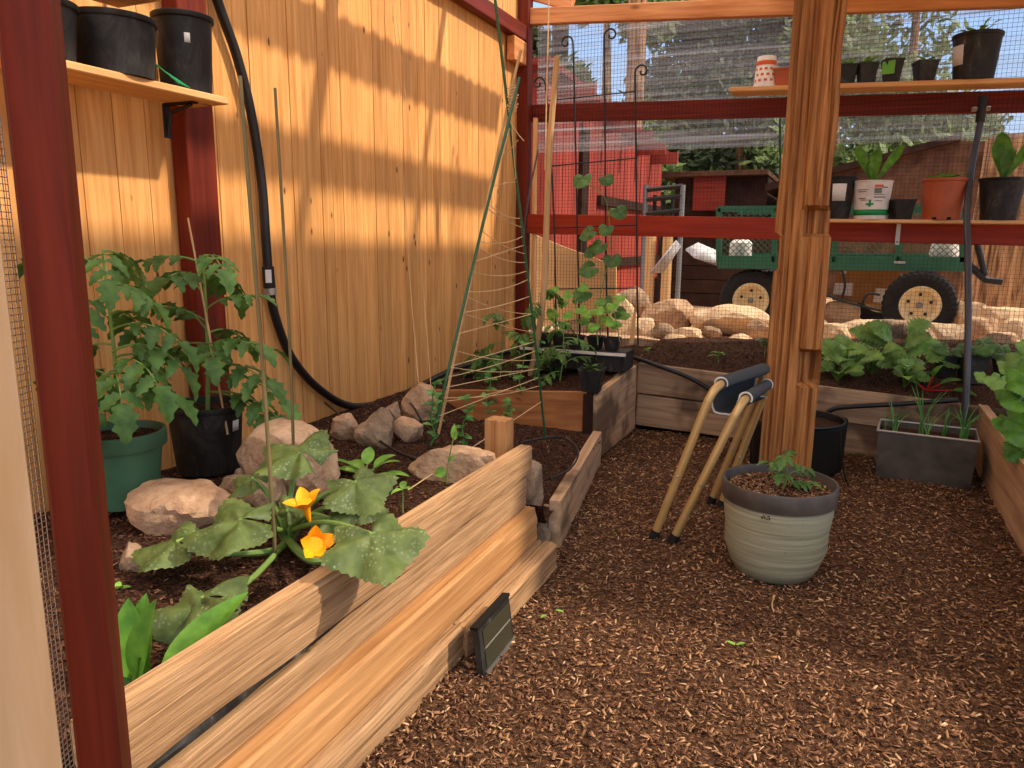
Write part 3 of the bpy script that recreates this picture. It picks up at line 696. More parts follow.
# big striped planter
pc_ = V((-.175, 3.02, .0)); s = ppm((pc_.x, pc_.y, .4)); RT = 55.5 / s; HH = .382
o = E('planter_pot', 'large round greenish-grey striped planter with dark rim in front of the post', 'planter', pc_)
prof = [(0, 0), (.13, 0), (.148, .008), (.17, .05), (.195, .12), (RT - .022, .2), (RT - .012, .27), (RT - .01, .335)]
MB().lathe(pc_, prof + [(RT - .03, .335), (RT - .03, .2), (0, .2)], 64).build('pot', M['ceramic'], o)
MB().lathe(pc_, [(RT - .011, .308), (RT - .003, .31), (RT - .001, .328), (RT, HH - .005), (RT - .003, HH), (RT - .010, HH), (RT - .013, HH - .01), (RT - .022, .29), (RT - .011, .308)], 64).build('rim', M['crim'], o)
soil_disc(o, pc_ + V((0, 0, HH - .035)), RT - .02, 3)
def s_pot(n):
    a = rng.uniform(0, 2 * np.pi, n); r = (RT - .03) * np.sqrt(rng.random(n)); return np.stack([pc_.x + r * np.cos(a), pc_.y + r * np.sin(a), np.full(n, HH - .03)], 1)
ch = chips('mulch', 1500, s_pot, .017, M['chip'], '', ''); del ch['label']; del ch['category']; ch.parent = o; ch.matrix_basis = WM[o].inverted() @ WM[ch]
zp_ = pc_ + V((.012, -.0, HH - .04)); tomato(o, zp_, .14, (.008, -.01, 0), 8, .10, .05, seed=5, r=.004, droop=.8)
# little maker's mark on the planter
a_ = camang(pc_) - .18; mb = MB()
for i, (du, dv, w_, h_) in enumerate([(0, 0, .004, .008), (.008, .001, .003, .008), (.013, .001, .006, .002), (.02, 0, .004, .008), (.004, .010, .006, .002), (.016, .01, .008, .002)]):
    p = pc_ + V(((RT - .0085) * math.cos(a_), (RT - .0085) * math.sin(a_), .285)); tv = V((-math.sin(a_), math.cos(a_), 0)); rd = V((math.cos(a_), math.sin(a_), 0))
    p = p + tv * (du - .012) * 1.3 + V((0, 0, dv * 1.2)) - rd * .001; mb.prism([p, p + tv * w_, p + tv * w_ + V((0, 0, h_)), p + V((0, 0, h_))], rd * .003)
mb.build('mark', M['iron'], o)

# grow bag behind the post
gc = V((-.20, 4.56, 0)); o = E('grow_bag', 'big black fabric grow bag full of soil behind the rough post', 'grow bag', gc)
def bagR(a): return .262 + .012 * math.sin(3 * a + 1) + .008 * math.sin(7 * a)
mb = MB(); mb.grid(lambda u, v: gc + V((bagR(u * 2 * PI) * (.95 + .05 * v) * math.cos(u * 2 * PI), bagR(u * 2 * PI) * (.95 + .05 * v) * math.sin(u * 2 * PI), .30 * v + .006 * math.sin(5 * u * 2 * PI) * v)), 72, 8)
b_ = mb.build('bag', M['blackm'], o); b_.modifiers.new('s', 'SOLIDIFY').thickness = .008
soil_disc(o, gc + V((0, 0, .265)), .255, 5)
g1 = atY(815, 412, 4.33); g2 = atY(832, 470, 4.3)
MB().tube(spline([V((.04, 4.4, .30)), V((.05, 4.32, .18)), V((.09, 4.30, .03)), V((.11, 4.35, .01))], 6), .004, 6).build('strap', M['blackm'], o)
MB().tube([gc + V((.262 * math.cos(k / 36 * 2 * PI), .262 * math.sin(k / 36 * 2 * PI), .30)) for k in range(37)], .006, 6, cap=False).build('hem', M['hose'], o)
rosette(o, gc + V((.16, -.1, .27)), 3, .07, .03, M['bright'], 'ovate', (.2, .8), seed=3)

# galvanised box of onions
A_ = V((.243, 4.555, 0)); B_ = V((.70, 4.515, 0)); ux = (B_ - A_).normalized(); uy = V((-ux.y, ux.x, 0)); Lw = (B_ - A_).length; Dp = .27; Hm = .275; fl = .012
o = E('metal_planter', 'rectangular galvanised metal planter of onions beside the right bed', 'planter', (A_ + B_) / 2 + uy * Dp / 2)
def bx4(z, e): return [A_ - ux * e - uy * e + V((0, 0, z)), B_ + ux * e - uy * e + V((0, 0, z)), B_ + ux * e + uy * (Dp + e) + V((0, 0, z)), A_ - ux * e + uy * (Dp + e) + V((0, 0, z))]
mb = MB(); vs = bx4(0, 0) + bx4(Hm, fl) + bx4(Hm, fl - .006) + bx4(.03, -.006)
mb.add(vs, [(3, 2, 1, 0)] + [(r * 4 + k, r * 4 + (k + 1) % 4, (r + 1) * 4 + (k + 1) % 4, (r + 1) * 4 + k) for r in range(3) for k in range(4)] + [(12, 13, 14, 15)]); mb.build('box', M['galv'], o, smooth=False)
mb = MB(); q = bx4(Hm, fl + .001); mb.tube(q + [q[0]], .007, 6); mb.build('rolled_rim', M['galvrim'], o)
mb = MB(); q = bx4(Hm - .035, fl - .008); mb.grid(lambda u, v: q[0].lerp(q[1], u).lerp(q[3].lerp(q[2], u), v) + V((0, 0, .007 * mn.noise(V((u * 30, v * 18, 0))))), 30, 18); mb.build('soil', M['soil'], o)
for k, (u, v, nl, hh) in enumerate([(.14, .62, 5, .12), (.16, .3, 3, .09), (.44, .55, 8, .20), (.50, .35, 4, .12), (.68, .75, 5, .12), (.86, .4, 8, .15), (.90, .55, 5, .13), (.05, .5, 2, .1)]):
    random.seed(k); mb = MB(); b = q[0].lerp(q[1], u).lerp(q[3].lerp(q[2], u), v)
    for j in range(nl):
        a = random.uniform(0, 6.3); ln_ = random.uniform(.02, .11) * (1 if k != 0 else 1.4); mb.tube(spline([b + V((random.uniform(-.012, .012), random.uniform(-.012, .012), -.005)), b + V((math.cos(a) * ln_ * .3, math.sin(a) * ln_ * .3, hh * .75)), b + V((math.cos(a) * ln_, math.sin(a) * ln_, 1.3 * hh * random.uniform(.75, 1.1)))], 4), [.0035, .0035, .003, .003, .0028, .0025, .002, .0015, .0008], 5, cv=random.random())
    mb.build('onion_shoots', M['onion'], o)

# ================================================================== FOLDING STOOL
FA, TA, TA2, RA = V((-.685, 3.13, .015)), atY(714, 386, 3.17), atY(766, 369, 3.68), V((-.53, 3.70, .015))
FB, TB, TB2, RB = V((-.600, 3.12, .015)), atY(742, 401, 3.17), atY(768, 384, 3.68), V((-.475, 3.66, .015))
o = E('folding_stool', 'folded camp stool with tan metal legs and dark fabric seat leaning on the post', 'stool', (FA + RB) / 2)
def uframe(F_, T_, T2, R_):
    d1 = (F_ - T_).normalized(); d2 = (R_ - T2).normalized(); c1 = (T2 - T_).normalized(); k = .07
    pts = [F_] + [T_ + d1 * k] + spline([T_ + d1 * k, T_ + d1 * k * .35 + c1 * k * .3, T_ + c1 * k], 5) + spline([T2 - c1 * k, T2 + d2 * k * .35 - c1 * k * .3, T2 + d2 * k], 5) + [R_]
    mb = MB(); mb.tube(pts, .0185, 14); return mb
fa = uframe(FA, TA, TA2, RA).build('frame', M['champ'], o); fb = uframe(FB, TB, TB2, RB).build('frame', M['champ'], o)
for F_, T_, fr_ in ((FA, TA, fa), (FB, TB, fb), (RA, TA2, fa), (RB, TB2, fb)):
    d = (T_ - F_).normalized(); MB().tube([F_ - d * .012, F_ + d * .03], .022, 14).build('rubber_foot', M['rubber'], fr_)
    MB().lathe(F_.lerp(T_, .42) + V((0, -.019, 0)), [(0, .004), (.006, .002), (.006, -.003)], 10, axis=(0, -1, 0)).build('rivet', M['steel'], fr_)
def sleeve(T_, T2, r):
    c1 = (T2 - T_).normalized(); return T_ + c1 * .065, T2 - c1 * .03, r
def loop_sec(pA, pB):          # cross-section of the seat cloth: round bar A, down in a slack loop, round bar B
    s = []
    r = .026
    for k in range(9): a = math.radians(-20 + 220 * k / 8); s.append(V((pA[0] + r * math.cos(a), pA[1] + r * math.sin(a))))
    s.append(V((pA[0] - .035, pA[1] - .075))); s.append(V((pA[0] - .02, pA[1] - .125))); s.append(V((pA[0] + .025, pA[1] - .13))); s.append(V((pB[0] - .05, pB[1] - .07)))
    for k in range(9): a = math.radians(190 - 220 * k / 8); s.append(V((pB[0] + r * math.cos(a), pB[1] + r * math.sin(a))))
    return s
sa0, sa1, _ = sleeve(TA, TA2, 0); sb0, sb1, _ = sleeve(TB, TB2, 0)
mb = MB(); MB2 = []
def sec3(t):
    a = sa0.lerp(sa1, t); b = sb0.lerp(sb1, t); L2 = loop_sec((a.x, a.z), (b.x, b.z)); P3 = [V((p[0], a.y, p[1])) for p in L2]; return spline(P3, 2)
S_ = [sec3(i / 14) for i in range(15)]; m = len(S_[0]); vs = [p for s_ in S_ for p in s_]
mb.add(vs, [(i * m + k, i * m + k + 1, (i + 1) * m + k + 1, (i + 1) * m + k) for i in range(14) for k in range(m - 1)]); so = mb.build('seat', M['slate'], o, ang=70); so.modifiers.new('s', 'SOLIDIFY').thickness = .006
for e in (0, 14): MB().tube(S_[e], .0048, 6).build('piping', M['piping'], so)
for a, b in ((sa0, sa1), (sb0, sb1)): MB().tube([a, b], .0255, 16).build('sleeve', M['slate'], so)

# ================================================================== SOLAR LIGHT
p1, p2 = atZ(484, 678, .0), atZ(514, 640, .0)
q1, q2 = atX(474, 632, p1.x - .02), atX(508, 597, p2.x - .02)
o = E('solar_light', 'small black solar panel light tilted against the left timbers', 'solar light', (p1 + p2) / 2)
e1 = (p2 - p1); W_ = e1.length; e1.normalize(); hv_ = ((q1 - p1) + (q2 - p2)) / 2; Hs = hv_.length; hv_.normalize(); e2 = (hv_ - e1 * hv_.dot(e1)).normalized(); nn_ = e2.cross(e1)
if nn_.x < 0: nn_ = -nn_
def PP(u, v, d=0): return p1 + e1 * W_ * u + e2 * Hs * v + nn_ * d
mb = MB(); mb.prism([PP(0, 0), PP(1, 0), PP(1, 1), PP(0, 1)], nn_ * -.02); mb.build('housing', M['black'], o, smooth=False)
for a, b in ((.12, .48), (.54, .88)): MB().prism([PP(.1, a, .001), PP(.93, a, .001), PP(.93, b, .001), PP(.1, b, .001)], nn_ * .002).build('solar_cell', M['solar'], o, smooth=False)
MB().prism([PP(.12, .5, .001), PP(.93, .5, .001), PP(.93, .525, .001), PP(.12, .525, .001)], nn_ * .0025).build('divider', M['galvrim'], o)
MB().prism([PP(.05, .0, .001), PP(.98, .0, .001), PP(.98, .09, .001), PP(.05, .09, .001)], nn_ * .006).build('lamp_bar', M['steel'], o)
MB().prism([PP(-.02, .97, .002), PP(1.02, .97, .002), PP(1.02, 1.03, .002), PP(-.02, 1.03, .002)], nn_ * -.026).build('top_edge', M['blackm'], o)
MB().tube([(p1 + p2) / 2 - nn_ * .02 + V((0, 0, .02)), (p1 + p2) / 2 - nn_ * .03 - V((0, 0, .06))], .01, 8).build('stake', M['black'], o)

# ================================================================== HOSES
hw = WX + .035
pts = [atX(x, y, hw) for x, y in [(207, -30), (222, 14), (238, 60), (252, 118), (262, 185), (266, 240), (270, 290), (277, 322), (292, 358), (318, 388), (350, 406), (385, 402), (415, 389), (448, 372), (478, 362)]]
pts += [V((-2.35, 5.55, .44)), V((-1.75, 5.45, .47)), V((-1.40, 5.15, .50)), V((-1.2, 4.96, .50)), atY(690, 378, 4.94), atY(722, 396, 4.94), V((-.42, 4.93, .27)), V((-.1, 4.93, .235))]
pts += [atY(838, 408, 4.93), atY(900, 404, 4.93), atY(958, 400, 4.93)]
o = E('irrigation_hose', 'thick black irrigation hose looping down the cedar wall and round the beds', 'hose', V((pts[0].x, pts[0].y, .44)))
sp = spline(pts, 8); nsp = len(sp); rad = [.021 if i < 110 else .021 - min(.006, (i - 110) * .0004) for i in range(nsp)]
MB().tube(sp, rad, 12).build('tube', M['hose'], o)
k0 = min(range(nsp), key=lambda i: (sp[i] - atX(271, 285, hw)).length)
MB().tube([sp[k0 - 3], sp[k0 + 1]], .027, 16).build('coupling', M['black'], o)
MB().tube([sp[k0] + V((0, 0, -.015)), sp[k0 + 1] + V((0, 0, -.02))], .031, 16).build('hose_clamp', M['steel'], o)
lc = sp[k0 - 2]; mb = MB(); a0_ = camang(lc)
mb.grid(lambda u, v: V((lc.x + .0285 * math.cos(a0_ - .5 + u), lc.y + .0285 * math.sin(a0_ - .5 + u), lc.z - .045 + .06 * v)), 6, 2); mb.build('sticker', M['label'], o)
# vertical pipe at the right
pts = [atY(983, 98, BY - .12), atY(980, 125, BY - .14), atY(972, 165, 5.6), atY(967, 210, 5.45), atY(968, 260, 5.3), atY(968, 330, 5.1), atY(966, 400, 4.94), V((.70, 4.93, .03))]
o = E('riser_pipe', 'dark grey riser pipe standing behind the metal planter', 'pipe', V((.70, 4.93, .0)))
sp = spline(pts, 7); MB().tube(sp, .019, 12).build('tube', M['conduit'], o)
MB().tube([atY(983, 97, BY - .12), atY(980, 122, BY - .14)], .026, 14).build('end_cap', M['black'], o)
cl = atY(981, 109, BY - .13); MB().tube([cl + V((-.05, .0, 0)), cl + V((.05, 0, 0))], [.014, .014], 8).build('clamp', M['steel'], o)
j = V((.70, 4.92, .09)); MB().tube([j + V((0, -.0, -.03)), j + V((0, 0, .03))], .027, 14).build('coupling', M['galvrim'], o)
# drip tubing
for pts, lab in (([(325, 404, .46), (345, 420, .47), (370, 436, .46), (395, 452, .45), (412, 459, .44), (425, 463, .43)], 'thin black drip tube curling over the left bed soil near the flat stone'),
                 ([(520, 444, .36), (560, 438, .32), (578, 452, .28), (570, 470, .26), (550, 480, .27)], 'thin black drip tube bent round by the edging board')):
    P3 = spline([atZ(*p) + V((0, 0, .006)) for p in pts], 7); tag(MB().tube(P3, .0055, 8).build('drip_tube', M['hose']), lab, 'tube')
P3 = spline([atX(402, 397, -2.3), atZ(412, 405, .5), atZ(425, 425, .46), atZ(440, 436, .44)], 7); tag(MB().tube(P3, .005, 8).build('drip_tube', M['hose']), 'thin drip tube dropping from the wall hose over the stones', 'tube')
# ================================================================== ROCKS IN THE BEDS
G = 'stones in the left bed'
def rkz(x0, y0, x1, y1, z, seed, mat, label, depth=.8, flat=0, rotz=0, group=None):
    b = atZ((x0 + x1) / 2, y1, z); return rock_px(x0, y0, x1, y1, b.y + (x1 - x0) / ppm(b) * depth * .3, seed, M[mat], label, group, depth=depth, flat=flat, rotz=rotz, zbase=z - .05)
rkz(238, 416, 348, 500, .42, 1, 'rockp', 'largest pinkish boulder in the left bed behind the squash leaves', .7)
rkz(128, 481, 248, 540, .42, 22, 'rockp', 'wide flat-topped pinkish rock under the green tomato pot', .8, 1)
rkz(218, 470, 300, 512, .42, 3, 'rockg', 'brownish rock between the black tomato pot and the squash', .8)
rkz(232, 465, 254, 485, .46, 33, 'rockg', 'small grey stone sitting beside the black tomato pot', .8)
rkz(120, 540, 150, 575, .42, 34, 'rockg', 'small dark stone half hidden beside the near red post', .8)
for a in [(356, 405, 397, 448, .43, 4, 'rockg', 'grey rounded stone in the middle of the stone pile under the hose'), (331, 412, 362, 434, .46, 5, 'rockp', 'flat tan stone at the left end of the stone pile under the hose'),
          (378, 400, 406, 422, .47, 6, 'rockg', 'small brown stone on top of the stone pile under the hose'), (399, 381, 440, 412, .45, 7, 'rockp', 'big tan block at the right end of the stone pile by the wall'),
          (388, 415, 424, 437, .45, 8, 'rockp', 'low flat slab at the foot of the stone pile by the wall')]: rkz(*a, group='stone pile under the hose by the wall')
rkz(405, 443, 506, 486, .40, 9, 'rockp', 'long flat pale stone lying in front of the wooden peg', .5, 1)
rkz(508, 456, 542, 508, .22, 10, 'rockg', 'upper grey stone at the far end of the stacked timbers', .9)
rkz(524, 500, 560, 540, .02, 11, 'rockg', 'lower grey stone at the far end of the stacked timbers', .9)
rkz(505, 480, 530, 520, .1, 12, 'rockg', 'inner grey stone wedged behind the timber ends', .9)

# ================================================================== STAKES IN LEFT BED
def pole(name, pts, r, mat, label, cat='stake', nodes=0, r2=None):
    P3 = [V(p) for p in pts]; o_ = None; mb = MB(); l = sum((b - a).length for a, b in zip(P3, P3[1:]))
    if len(P3) == 2: P3 = [P3[0].lerp(P3[1], i / 40) for i in range(41)]
    else: P3 = spline(P3, 12)
    n = len(P3); r2 = r2 or r * .8; rr = []
    for i in range(n):
        q = i / (n - 1); k = 1 + (.16 if nodes and abs((q * nodes) % 1 - .5) < .5 * nodes / n else 0); rr.append((r + (r2 - r) * q) * k)
    mb.tube(P3, rr, 9); o_ = mb.build(name, mat)
    if label: tag(o_, label, cat)
    return o_
b1 = atZ(276, 571, .40); pole('plant_stake', [b1, atY(265, 400, b1.y), atY(240, 76, b1.y)], .0058, M['stakeb'], 'tall thin olive stake, left of the two beside the squash', nodes=9)
b2 = atZ(295, 520, .42); pole('plant_stake', [b2, atY(290, 350, b2.y), atY(275, 88, b2.y)], .0052, M['stakeb'], 'thin brown stake, right of the two rising behind the squash', nodes=8)

# ================================================================== SQUASH PLANT
sb = atZ(287, 548, .42); o = E('squash_plant', 'big squash plant with silvery spotted leaves and two orange flowers in the left bed', 'squash plant', sb)
ms = MB(); random.seed(11)
lv = [  # tip px, attach px, z_attach, R, tipdir(px offset), tilt normal
    ((240, 520), .60, .150, (-.75, -.6), (.0, -.32, 1), .0), ((176, 542), .53, .13, (-1, -.3), (-.1, -.25, 1), .1),
    ((300, 452), .70, .15, (-.8, .2), (.05, -.35, 1), .2), ((356, 482), .64, .125, (.7, -.4), (.2, -.4, 1), .1),
    ((372, 534), .60, .15, (.85, -.75), (.2, -.32, 1), .0), ((330, 518), .56, .09, (.5, -.3), (.1, -.5, 1), .3),
    ((252, 478), .62, .095, (-.8, .2), (-.2, -.5, 1), .0), ((362, 505), .55, .08, (.8, .2), (.2, -.4, 1), .0), ((288, 510), .57, .06, (.1, .6), (0, -.8, .6), .0)]
for i, ((px, py), z, R_, td, N_, tw) in enumerate(lv):
    a = atZ(px, py, z); d = V((td[0], td[1], -.15)); c = sb + V((0, 0, .05)); mid = c.lerp(a, .5) + V((0, 0, .03 if i else .0))
    ms.tube(spline([c, mid, a], 6), [.0085 - .003 * k / 12 for k in range(13)], 8)
    m1 = MB(); palm(m1, a, V(N_), d, R_, 5, .26, -.16, .035, seed=i * 3.3, cv=random.uniform(.3, .8)); m1.build('leaf', M['squash'], o, ang=80)
# drooping dark leaf towards the viewer
a = atZ(200, 600, .49); ms.tube(spline([sb + V((0, 0, .02)), atZ(250, 580, .46), atZ(222, 592, .47), a], 6), [.008] * 19, 8)
m1 = MB(); palm(m1, a, V((-.55, -.35, .8)), V((-.8, -.5, -.1)), .165, 5, .3, -.3, .03, seed=31, cv=.15); palm(m1, a + V((.03, -.03, -.01)), V((.3, -.5, .8)), V((.3, -.85, 0)), .135, 5, .3, -.2, .03, seed=37, cv=.25); m1.build('leaf', M['squash'], o, ang=80)
ms.tube(spline([atZ(210, 553, .46), atZ(240, 554, .455), atZ(275, 550, .45), sb + V((0, 0, .02))], 6), [.006 + .006 * k / 18 for k in range(19)], 8)
ms.tube(spline([sb + V((0, 0, .03)), atZ(310, 560, .46), atZ(340, 556, .48), atZ(368, 545, .57)], 6), [.013 - .006 * k / 18 for k in range(19)], 8)
for k in range(7):
    d = rdir(k * .9 + .3, 1.0 + .2 * (k % 3)); ms.tube(spline([sb, sb + d * .06, sb + d * (.10 + .02 * (k % 3)) + V((0, 0, .01))], 4), [.007, .0065, .006, .0055, .005, .005, .0045, .004, .003], 7)
ms.build('stem', M['stem'], o)
def flower(c, d, s, sd):
    mb = MB(); random.seed(sd); d = V(d).normalized(); u_ = d.orthogonal().normalized(); w_ = d.cross(u_)
    mb.lathe(c, [(.004, -.02), (.008, 0), (.010 * s / .04, s * .5), (.018 * s / .04, s * .9)], 15, axis=d)
    for k in range(5):
        a = k * 2 * PI / 5 + .3; r = u_ * math.cos(a) + w_ * math.sin(a); leaf(mb, V(c) + d * s * .5 + r * .008, d * .75 + r * random.uniform(.35, .9), d - r, s * 1.25, s * .85, 'ovate', random.uniform(-.1, 1.0), .25, cv=random.random())
    mb.build('flower', M['flower'], o, ang=70)
flower(atZ(308, 515, .585), (.0, -.25, .85), .045, 1); flower(atZ(314, 545, .55), (.55, -.6, .35), .045, 4)

# lettuce bottom left
lb = atZ(136, 700, .42); o = E('spinach_plant', 'bright green leafy plant beside the near end of the top timber', 'leafy plant', lb)
mb = MB(); ms = MB()
for (px, py, z, ln_, w_, dr, N_) in [(126, 606, .60, .2, .07, .5, (.5, -.7, .3)), (244, 600, .53, .2, .075, .3, (.0, -.5, .8)), (142, 600, .60, .2, .065, .5, (.2, -.7, .3)), (142, 612, .62, .14, .06, .8, (0, -.8, .4)), (120, 655, .50, .12, .06, .6, (.3, -.8, .3)), (150, 660, .50, .12, .035, .4, (.5, -.7, .4)), (128, 690, .44, .08, .05, .8, (0, -.8, .5))]:
    tip = atZ(px, py, z); d = (tip - lb); leaf(mb, lb + d * .22, d + V((0, 0, .03)), V(N_), d.length * .85, w_, 'ovate', dr * .5, .35, 14); ms.tube([lb, lb + d * .5], [.004, .003], 6)
ms.build('stem', M['lett'], o); mb.build('foliage', M['lett'], o, ang=70)

# small seedlings in left bed
o = E('pepper_seedling', 'bushy bright green seedling between the squash and the stone pile', 'seedling', atZ(366, 478, .43)); rosette(o, atZ(366, 478, .43), 9, .12, .05, M['bright'], 'ovate', (.1, .9), .8, seed=6, pet=.06)
seedling(403, 510, .43, .07, 'tiny two-leaved seedling near the top timber edge', n=3, size=.04, seed=2)
o = E('bean_seedling', 'thin bean seedling standing up in front of the flat pale stone', 'seedling', atZ(446, 486, .41)); bb = atZ(446, 486, .41)
MB().tube(spline([bb, bb + V((.01, 0, .09)), atY(455, 432, bb.y)], 5), .0025, 6).build('stem', M['stem'], o)
mb = MB(); tp = atY(455, 440, bb.y); leaf(mb, tp, (-.1, 0, 1), (0, -1, 0), .06, .028, 'ovate', .3); leaf(mb, bb + V((.0, 0, .06)), (-.5, -.3, -.2), (0, -1, .3), .045, .04, 'ovate', .4); leaf(mb, bb + V((.01, 0, .10)), (.8, 0, .5), (0, -1, .5), .03, .018, 'ovate', .4); mb.build('foliage', M['bright'], o)
o = E('small_seedling', 'small green shoot poking out beside the near red post', 'seedling', atZ(117, 590, .43)); rosette(o, atZ(117, 590, .43), 4, .03, .02, M['bright'], 'ovate', (.2, 1), seed=8)

# ================================================================== POTTED TOMATOES
b = V((-2.22, 1.66, .47)); s = ppm(b + V((0, 0, .12)))
gb = atZ(122, 507, .47); gb = V((gb.x - .07, gb.y + .07, .455)); s = ppm(gb)
o = E('potted_tomato', 'bushy tomato plant in a green plastic pot beside the near red post', 'potted plant', gb)
round_pot(o, gb, .098, .13, .24, M['greenpot'], .008, .05)
tb = gb + V((.0, 0, .2))
tomato(o, tb, .60, (-.04, .03, 0), 12, .22, .105, seed=21, r=.008, az0=.5, droop=1.5, t0=.36)
mb = MB(); ms = MB(); random.seed(9)
for k in range(4): compound(mb, ms, tb + V((0, 0, .17 + .04 * (k % 4))), rdir(-1.1 + k * .5, .7), .24, .11, 1.6)
mb.build('lower_foliage', M['tomato'], o, ang=60); ms.build('lower_stem', M['stem'], o)
bb_ = atZ(205, 474, .44); bb_ = V((bb_.x - .07, bb_.y + .09, .43)); s = ppm(bb_)
o = E('potted_tomato', 'staked tomato plant in a black nursery pot against the red wall post', 'potted plant', bb_)
round_pot(o, bb_, .115, .136, .255, M['black'], .006, .02)
ca_ = camang(bb_); sticker(o, bb_, .115, .136, .255, ca_ + .75, ca_ + 1.0, .62, .78, M['label'], off=.003)
tb = bb_ + V((.01, 0, .22)); tomato(o, tb, .58, (.03, 0, 0), 11, .24, .105, seed=33, r=.009, az0=1.0, droop=1.1, t0=.45)
mb = MB(); ms = MB(); random.seed(19)
for (px, py) in [(250, 330), (262, 360), (286, 395), (300, 410), (278, 372), (165, 345), (180, 300)]:
    e_ = atY(px, py, tb.y - .02); st_ = tb + V((.02, 0, max(.08, (e_.z - tb.z) * .75))); compound(mb, ms, st_, (e_ - st_) + V((0, 0, .08)), (e_ - st_).length * 1.05, .11, .9)
mb.build('side_foliage', M['tomato'], o, ang=60); ms.build('side_stem', M['stem'], o)
s1 = atY(226, 408, tb.y - .03); pole('bamboo_cane', [s1 - V((0, 0, .1)), atY(188, 218, tb.y + .0)], .0045, M['bamboo'], 'slim bamboo cane leaning in the black pot of the staked tomato', 'cane', nodes=5)

# ================================================================== UPPER LEFT SHELVES
zS = 1.82; xf = -2.2
o = timber('shelf_board', M['shelf'], ((WX + .09 + xf) / 2 - .0, 1.0, zS - .012), ((WX + .09 + xf) / 2, 2.3, zS - .012), xf - WX - .005 if 0 else .21, .026); tag(o, 'pine shelf on the cedar wall holding black nursery pots', 'shelf')
zU = atX(110, 5, xf).z
o = timber('shelf_board', M['shelf'], (-2.305, .9, 2.065), (-2.305, 2.02, 2.10), .21, .03); tag(o, 'upper pine board crossing above the black nursery pots, top left', 'shelf')
bky = atX(170, 140, -2.40).y; bk = V((-2.40, bky, zS - .03)); o = E('shelf_bracket', 'dark metal bracket under the right end of the cedar wall shelf', 'bracket', bk + V((0, 0, -.2)))
MB().box((-2.41, bky - .015, zS - .032), (-2.26, bky + .015, zS - .026)).build('arm', M['iron'], o, smooth=False)
MB().box((-2.412, bky - .015, zS - .15), (-2.405, bky + .015, zS - .03)).build('wall_plate', M['iron'], o, smooth=False)
MB().tube([V((-2.405, bky, zS - .14)), V((-2.385, bky, zS - .06)), V((-2.28, bky, zS - .035))], .007, 8).build('brace', M['iron'], o)
for (px, py, rb, rt, h, lab) in [(187, 88, .088, .102, .27, 'black nursery pot with a white sticker at the right end of the cedar wall shelf'), (117, 72, .118, .13, .19, 'wide scuffed black nursery pot in the middle of the cedar wall shelf'), (40, 52, .095, .11, .17, 'black nursery pot next to the near red post on the cedar wall shelf')]:
    c = atX(px, py, -2.30); c.z = zS + .001; o = E('nursery_pot', lab, 'pot', c, 'nursery pots on the cedar wall shelf'); round_pot(o, c, rb, rt, h, M['black'], .006, .018, fill=False)
    if px == 187: ca_ = camang(c); sticker(o, c, rb, rt, h, ca_ + .02, ca_ + .22, .60, .72, M['label'], off=.002)
mb = MB()
for k in range(4): mb.tube([V((-2.215 + .003 * k, 1.93 + .004 * k, zS + .075)), V((-2.203, 2.12 - .015 * k, zS + .004 + .002 * k))], .0022, 6)
tag(mb.build('garden_ties', M['tie']), 'thin green plastic plant ties leaning on the black pots', 'plant ties')

# ================================================================== TEEPEE TRELLIS
tb1, tb2, tb3 = atZ(428, 447, .42), atZ(546, 432, .30), atZ(438, 436, .43)
ap1 = atY(516, 92, 3.05); ap2 = atY(508, 109, 3.08)
o = E('teepee_trellis', 'tall teepee of green stakes and bamboo wound with jute twine', 'trellis', (tb1 + tb2) / 2)
g1 = [tb1 - V((0, 0, .05)), tb1.lerp(ap1, .5), tb1.lerp(ap1, 1.04)]
g2 = [tb2 - V((0, 0, .05)), tb2.lerp(ap2, .5), ap2, tb2.lerp(ap2, 1.38)]
g3 = [tb3, tb3.lerp(atY(505, 118, 3.1), .5), atY(505, 118, 3.1), atY(521, 50, 3.12)]
def tubepart(nm, pts, r, mat, parent):
    P3 = spline(pts, 10); return MB().tube(P3, r, 9).build(nm, mat, parent)
tubepart('green_stake', g1, .0065, M['stake'], o); tubepart('green_stake', g2, .0065, M['stake'], o); tubepart('bamboo_pole', g3, .0065, M['bamboo'], o)
s1_, s2_, s3_ = spline(g1, 20), spline(g2, 20), spline(g3, 20)
def onp(s_, py):             # point of a pole at an image row
    best = None
    for p in s_:
        c = p - CAM; cy = CY - F_PX * V((vx.y, vy.y, up.y)).dot(c) / -V((vx.z, vy.z, up.z)).dot(c)
        if best is None or abs(cy - py) < best[0]: best = (abs(cy - py), p)
    return best[1]
mb = MB()
def twine(a, b, sag=.01, r=.0019):
    a, b = V(a), V(b); mb.tube([a.lerp(b, k / 6) - V((0, 0, sag * 4 * (k / 6) * (1 - k / 6))) for k in range(7)], r, 5)
for (ya, yb, sg) in [(180, 130, .01), (188, 180, .0), (212, 226, .01), (236, 232, .02), (232, 250, .015), (262, 243, .0), (275, 268, .02), (292, 282, .02), (312, 300, .01), (318, 330, .01), (338, 310, .0), (362, 338, .0), (365, 372, .02), (382, 348, .01), (390, 368, .0), (395, 385, .02), (420, 380, .0)]:
    twine(onp(s1_, ya), onp(s2_, yb), sg)
for (ya, yb) in [(200, 215), (250, 262), (300, 318), (350, 362), (400, 380)]: twine(onp(s3_, ya), onp(s2_, yb), .02)
for (ya, yb) in [(190, 205), (240, 235), (290, 300), (345, 338), (390, 400)]: twine(onp(s1_, ya), onp(s3_, yb), .0)
twine(atZ(408, 490, .44), onp(s2_, 401), .0, .0022)
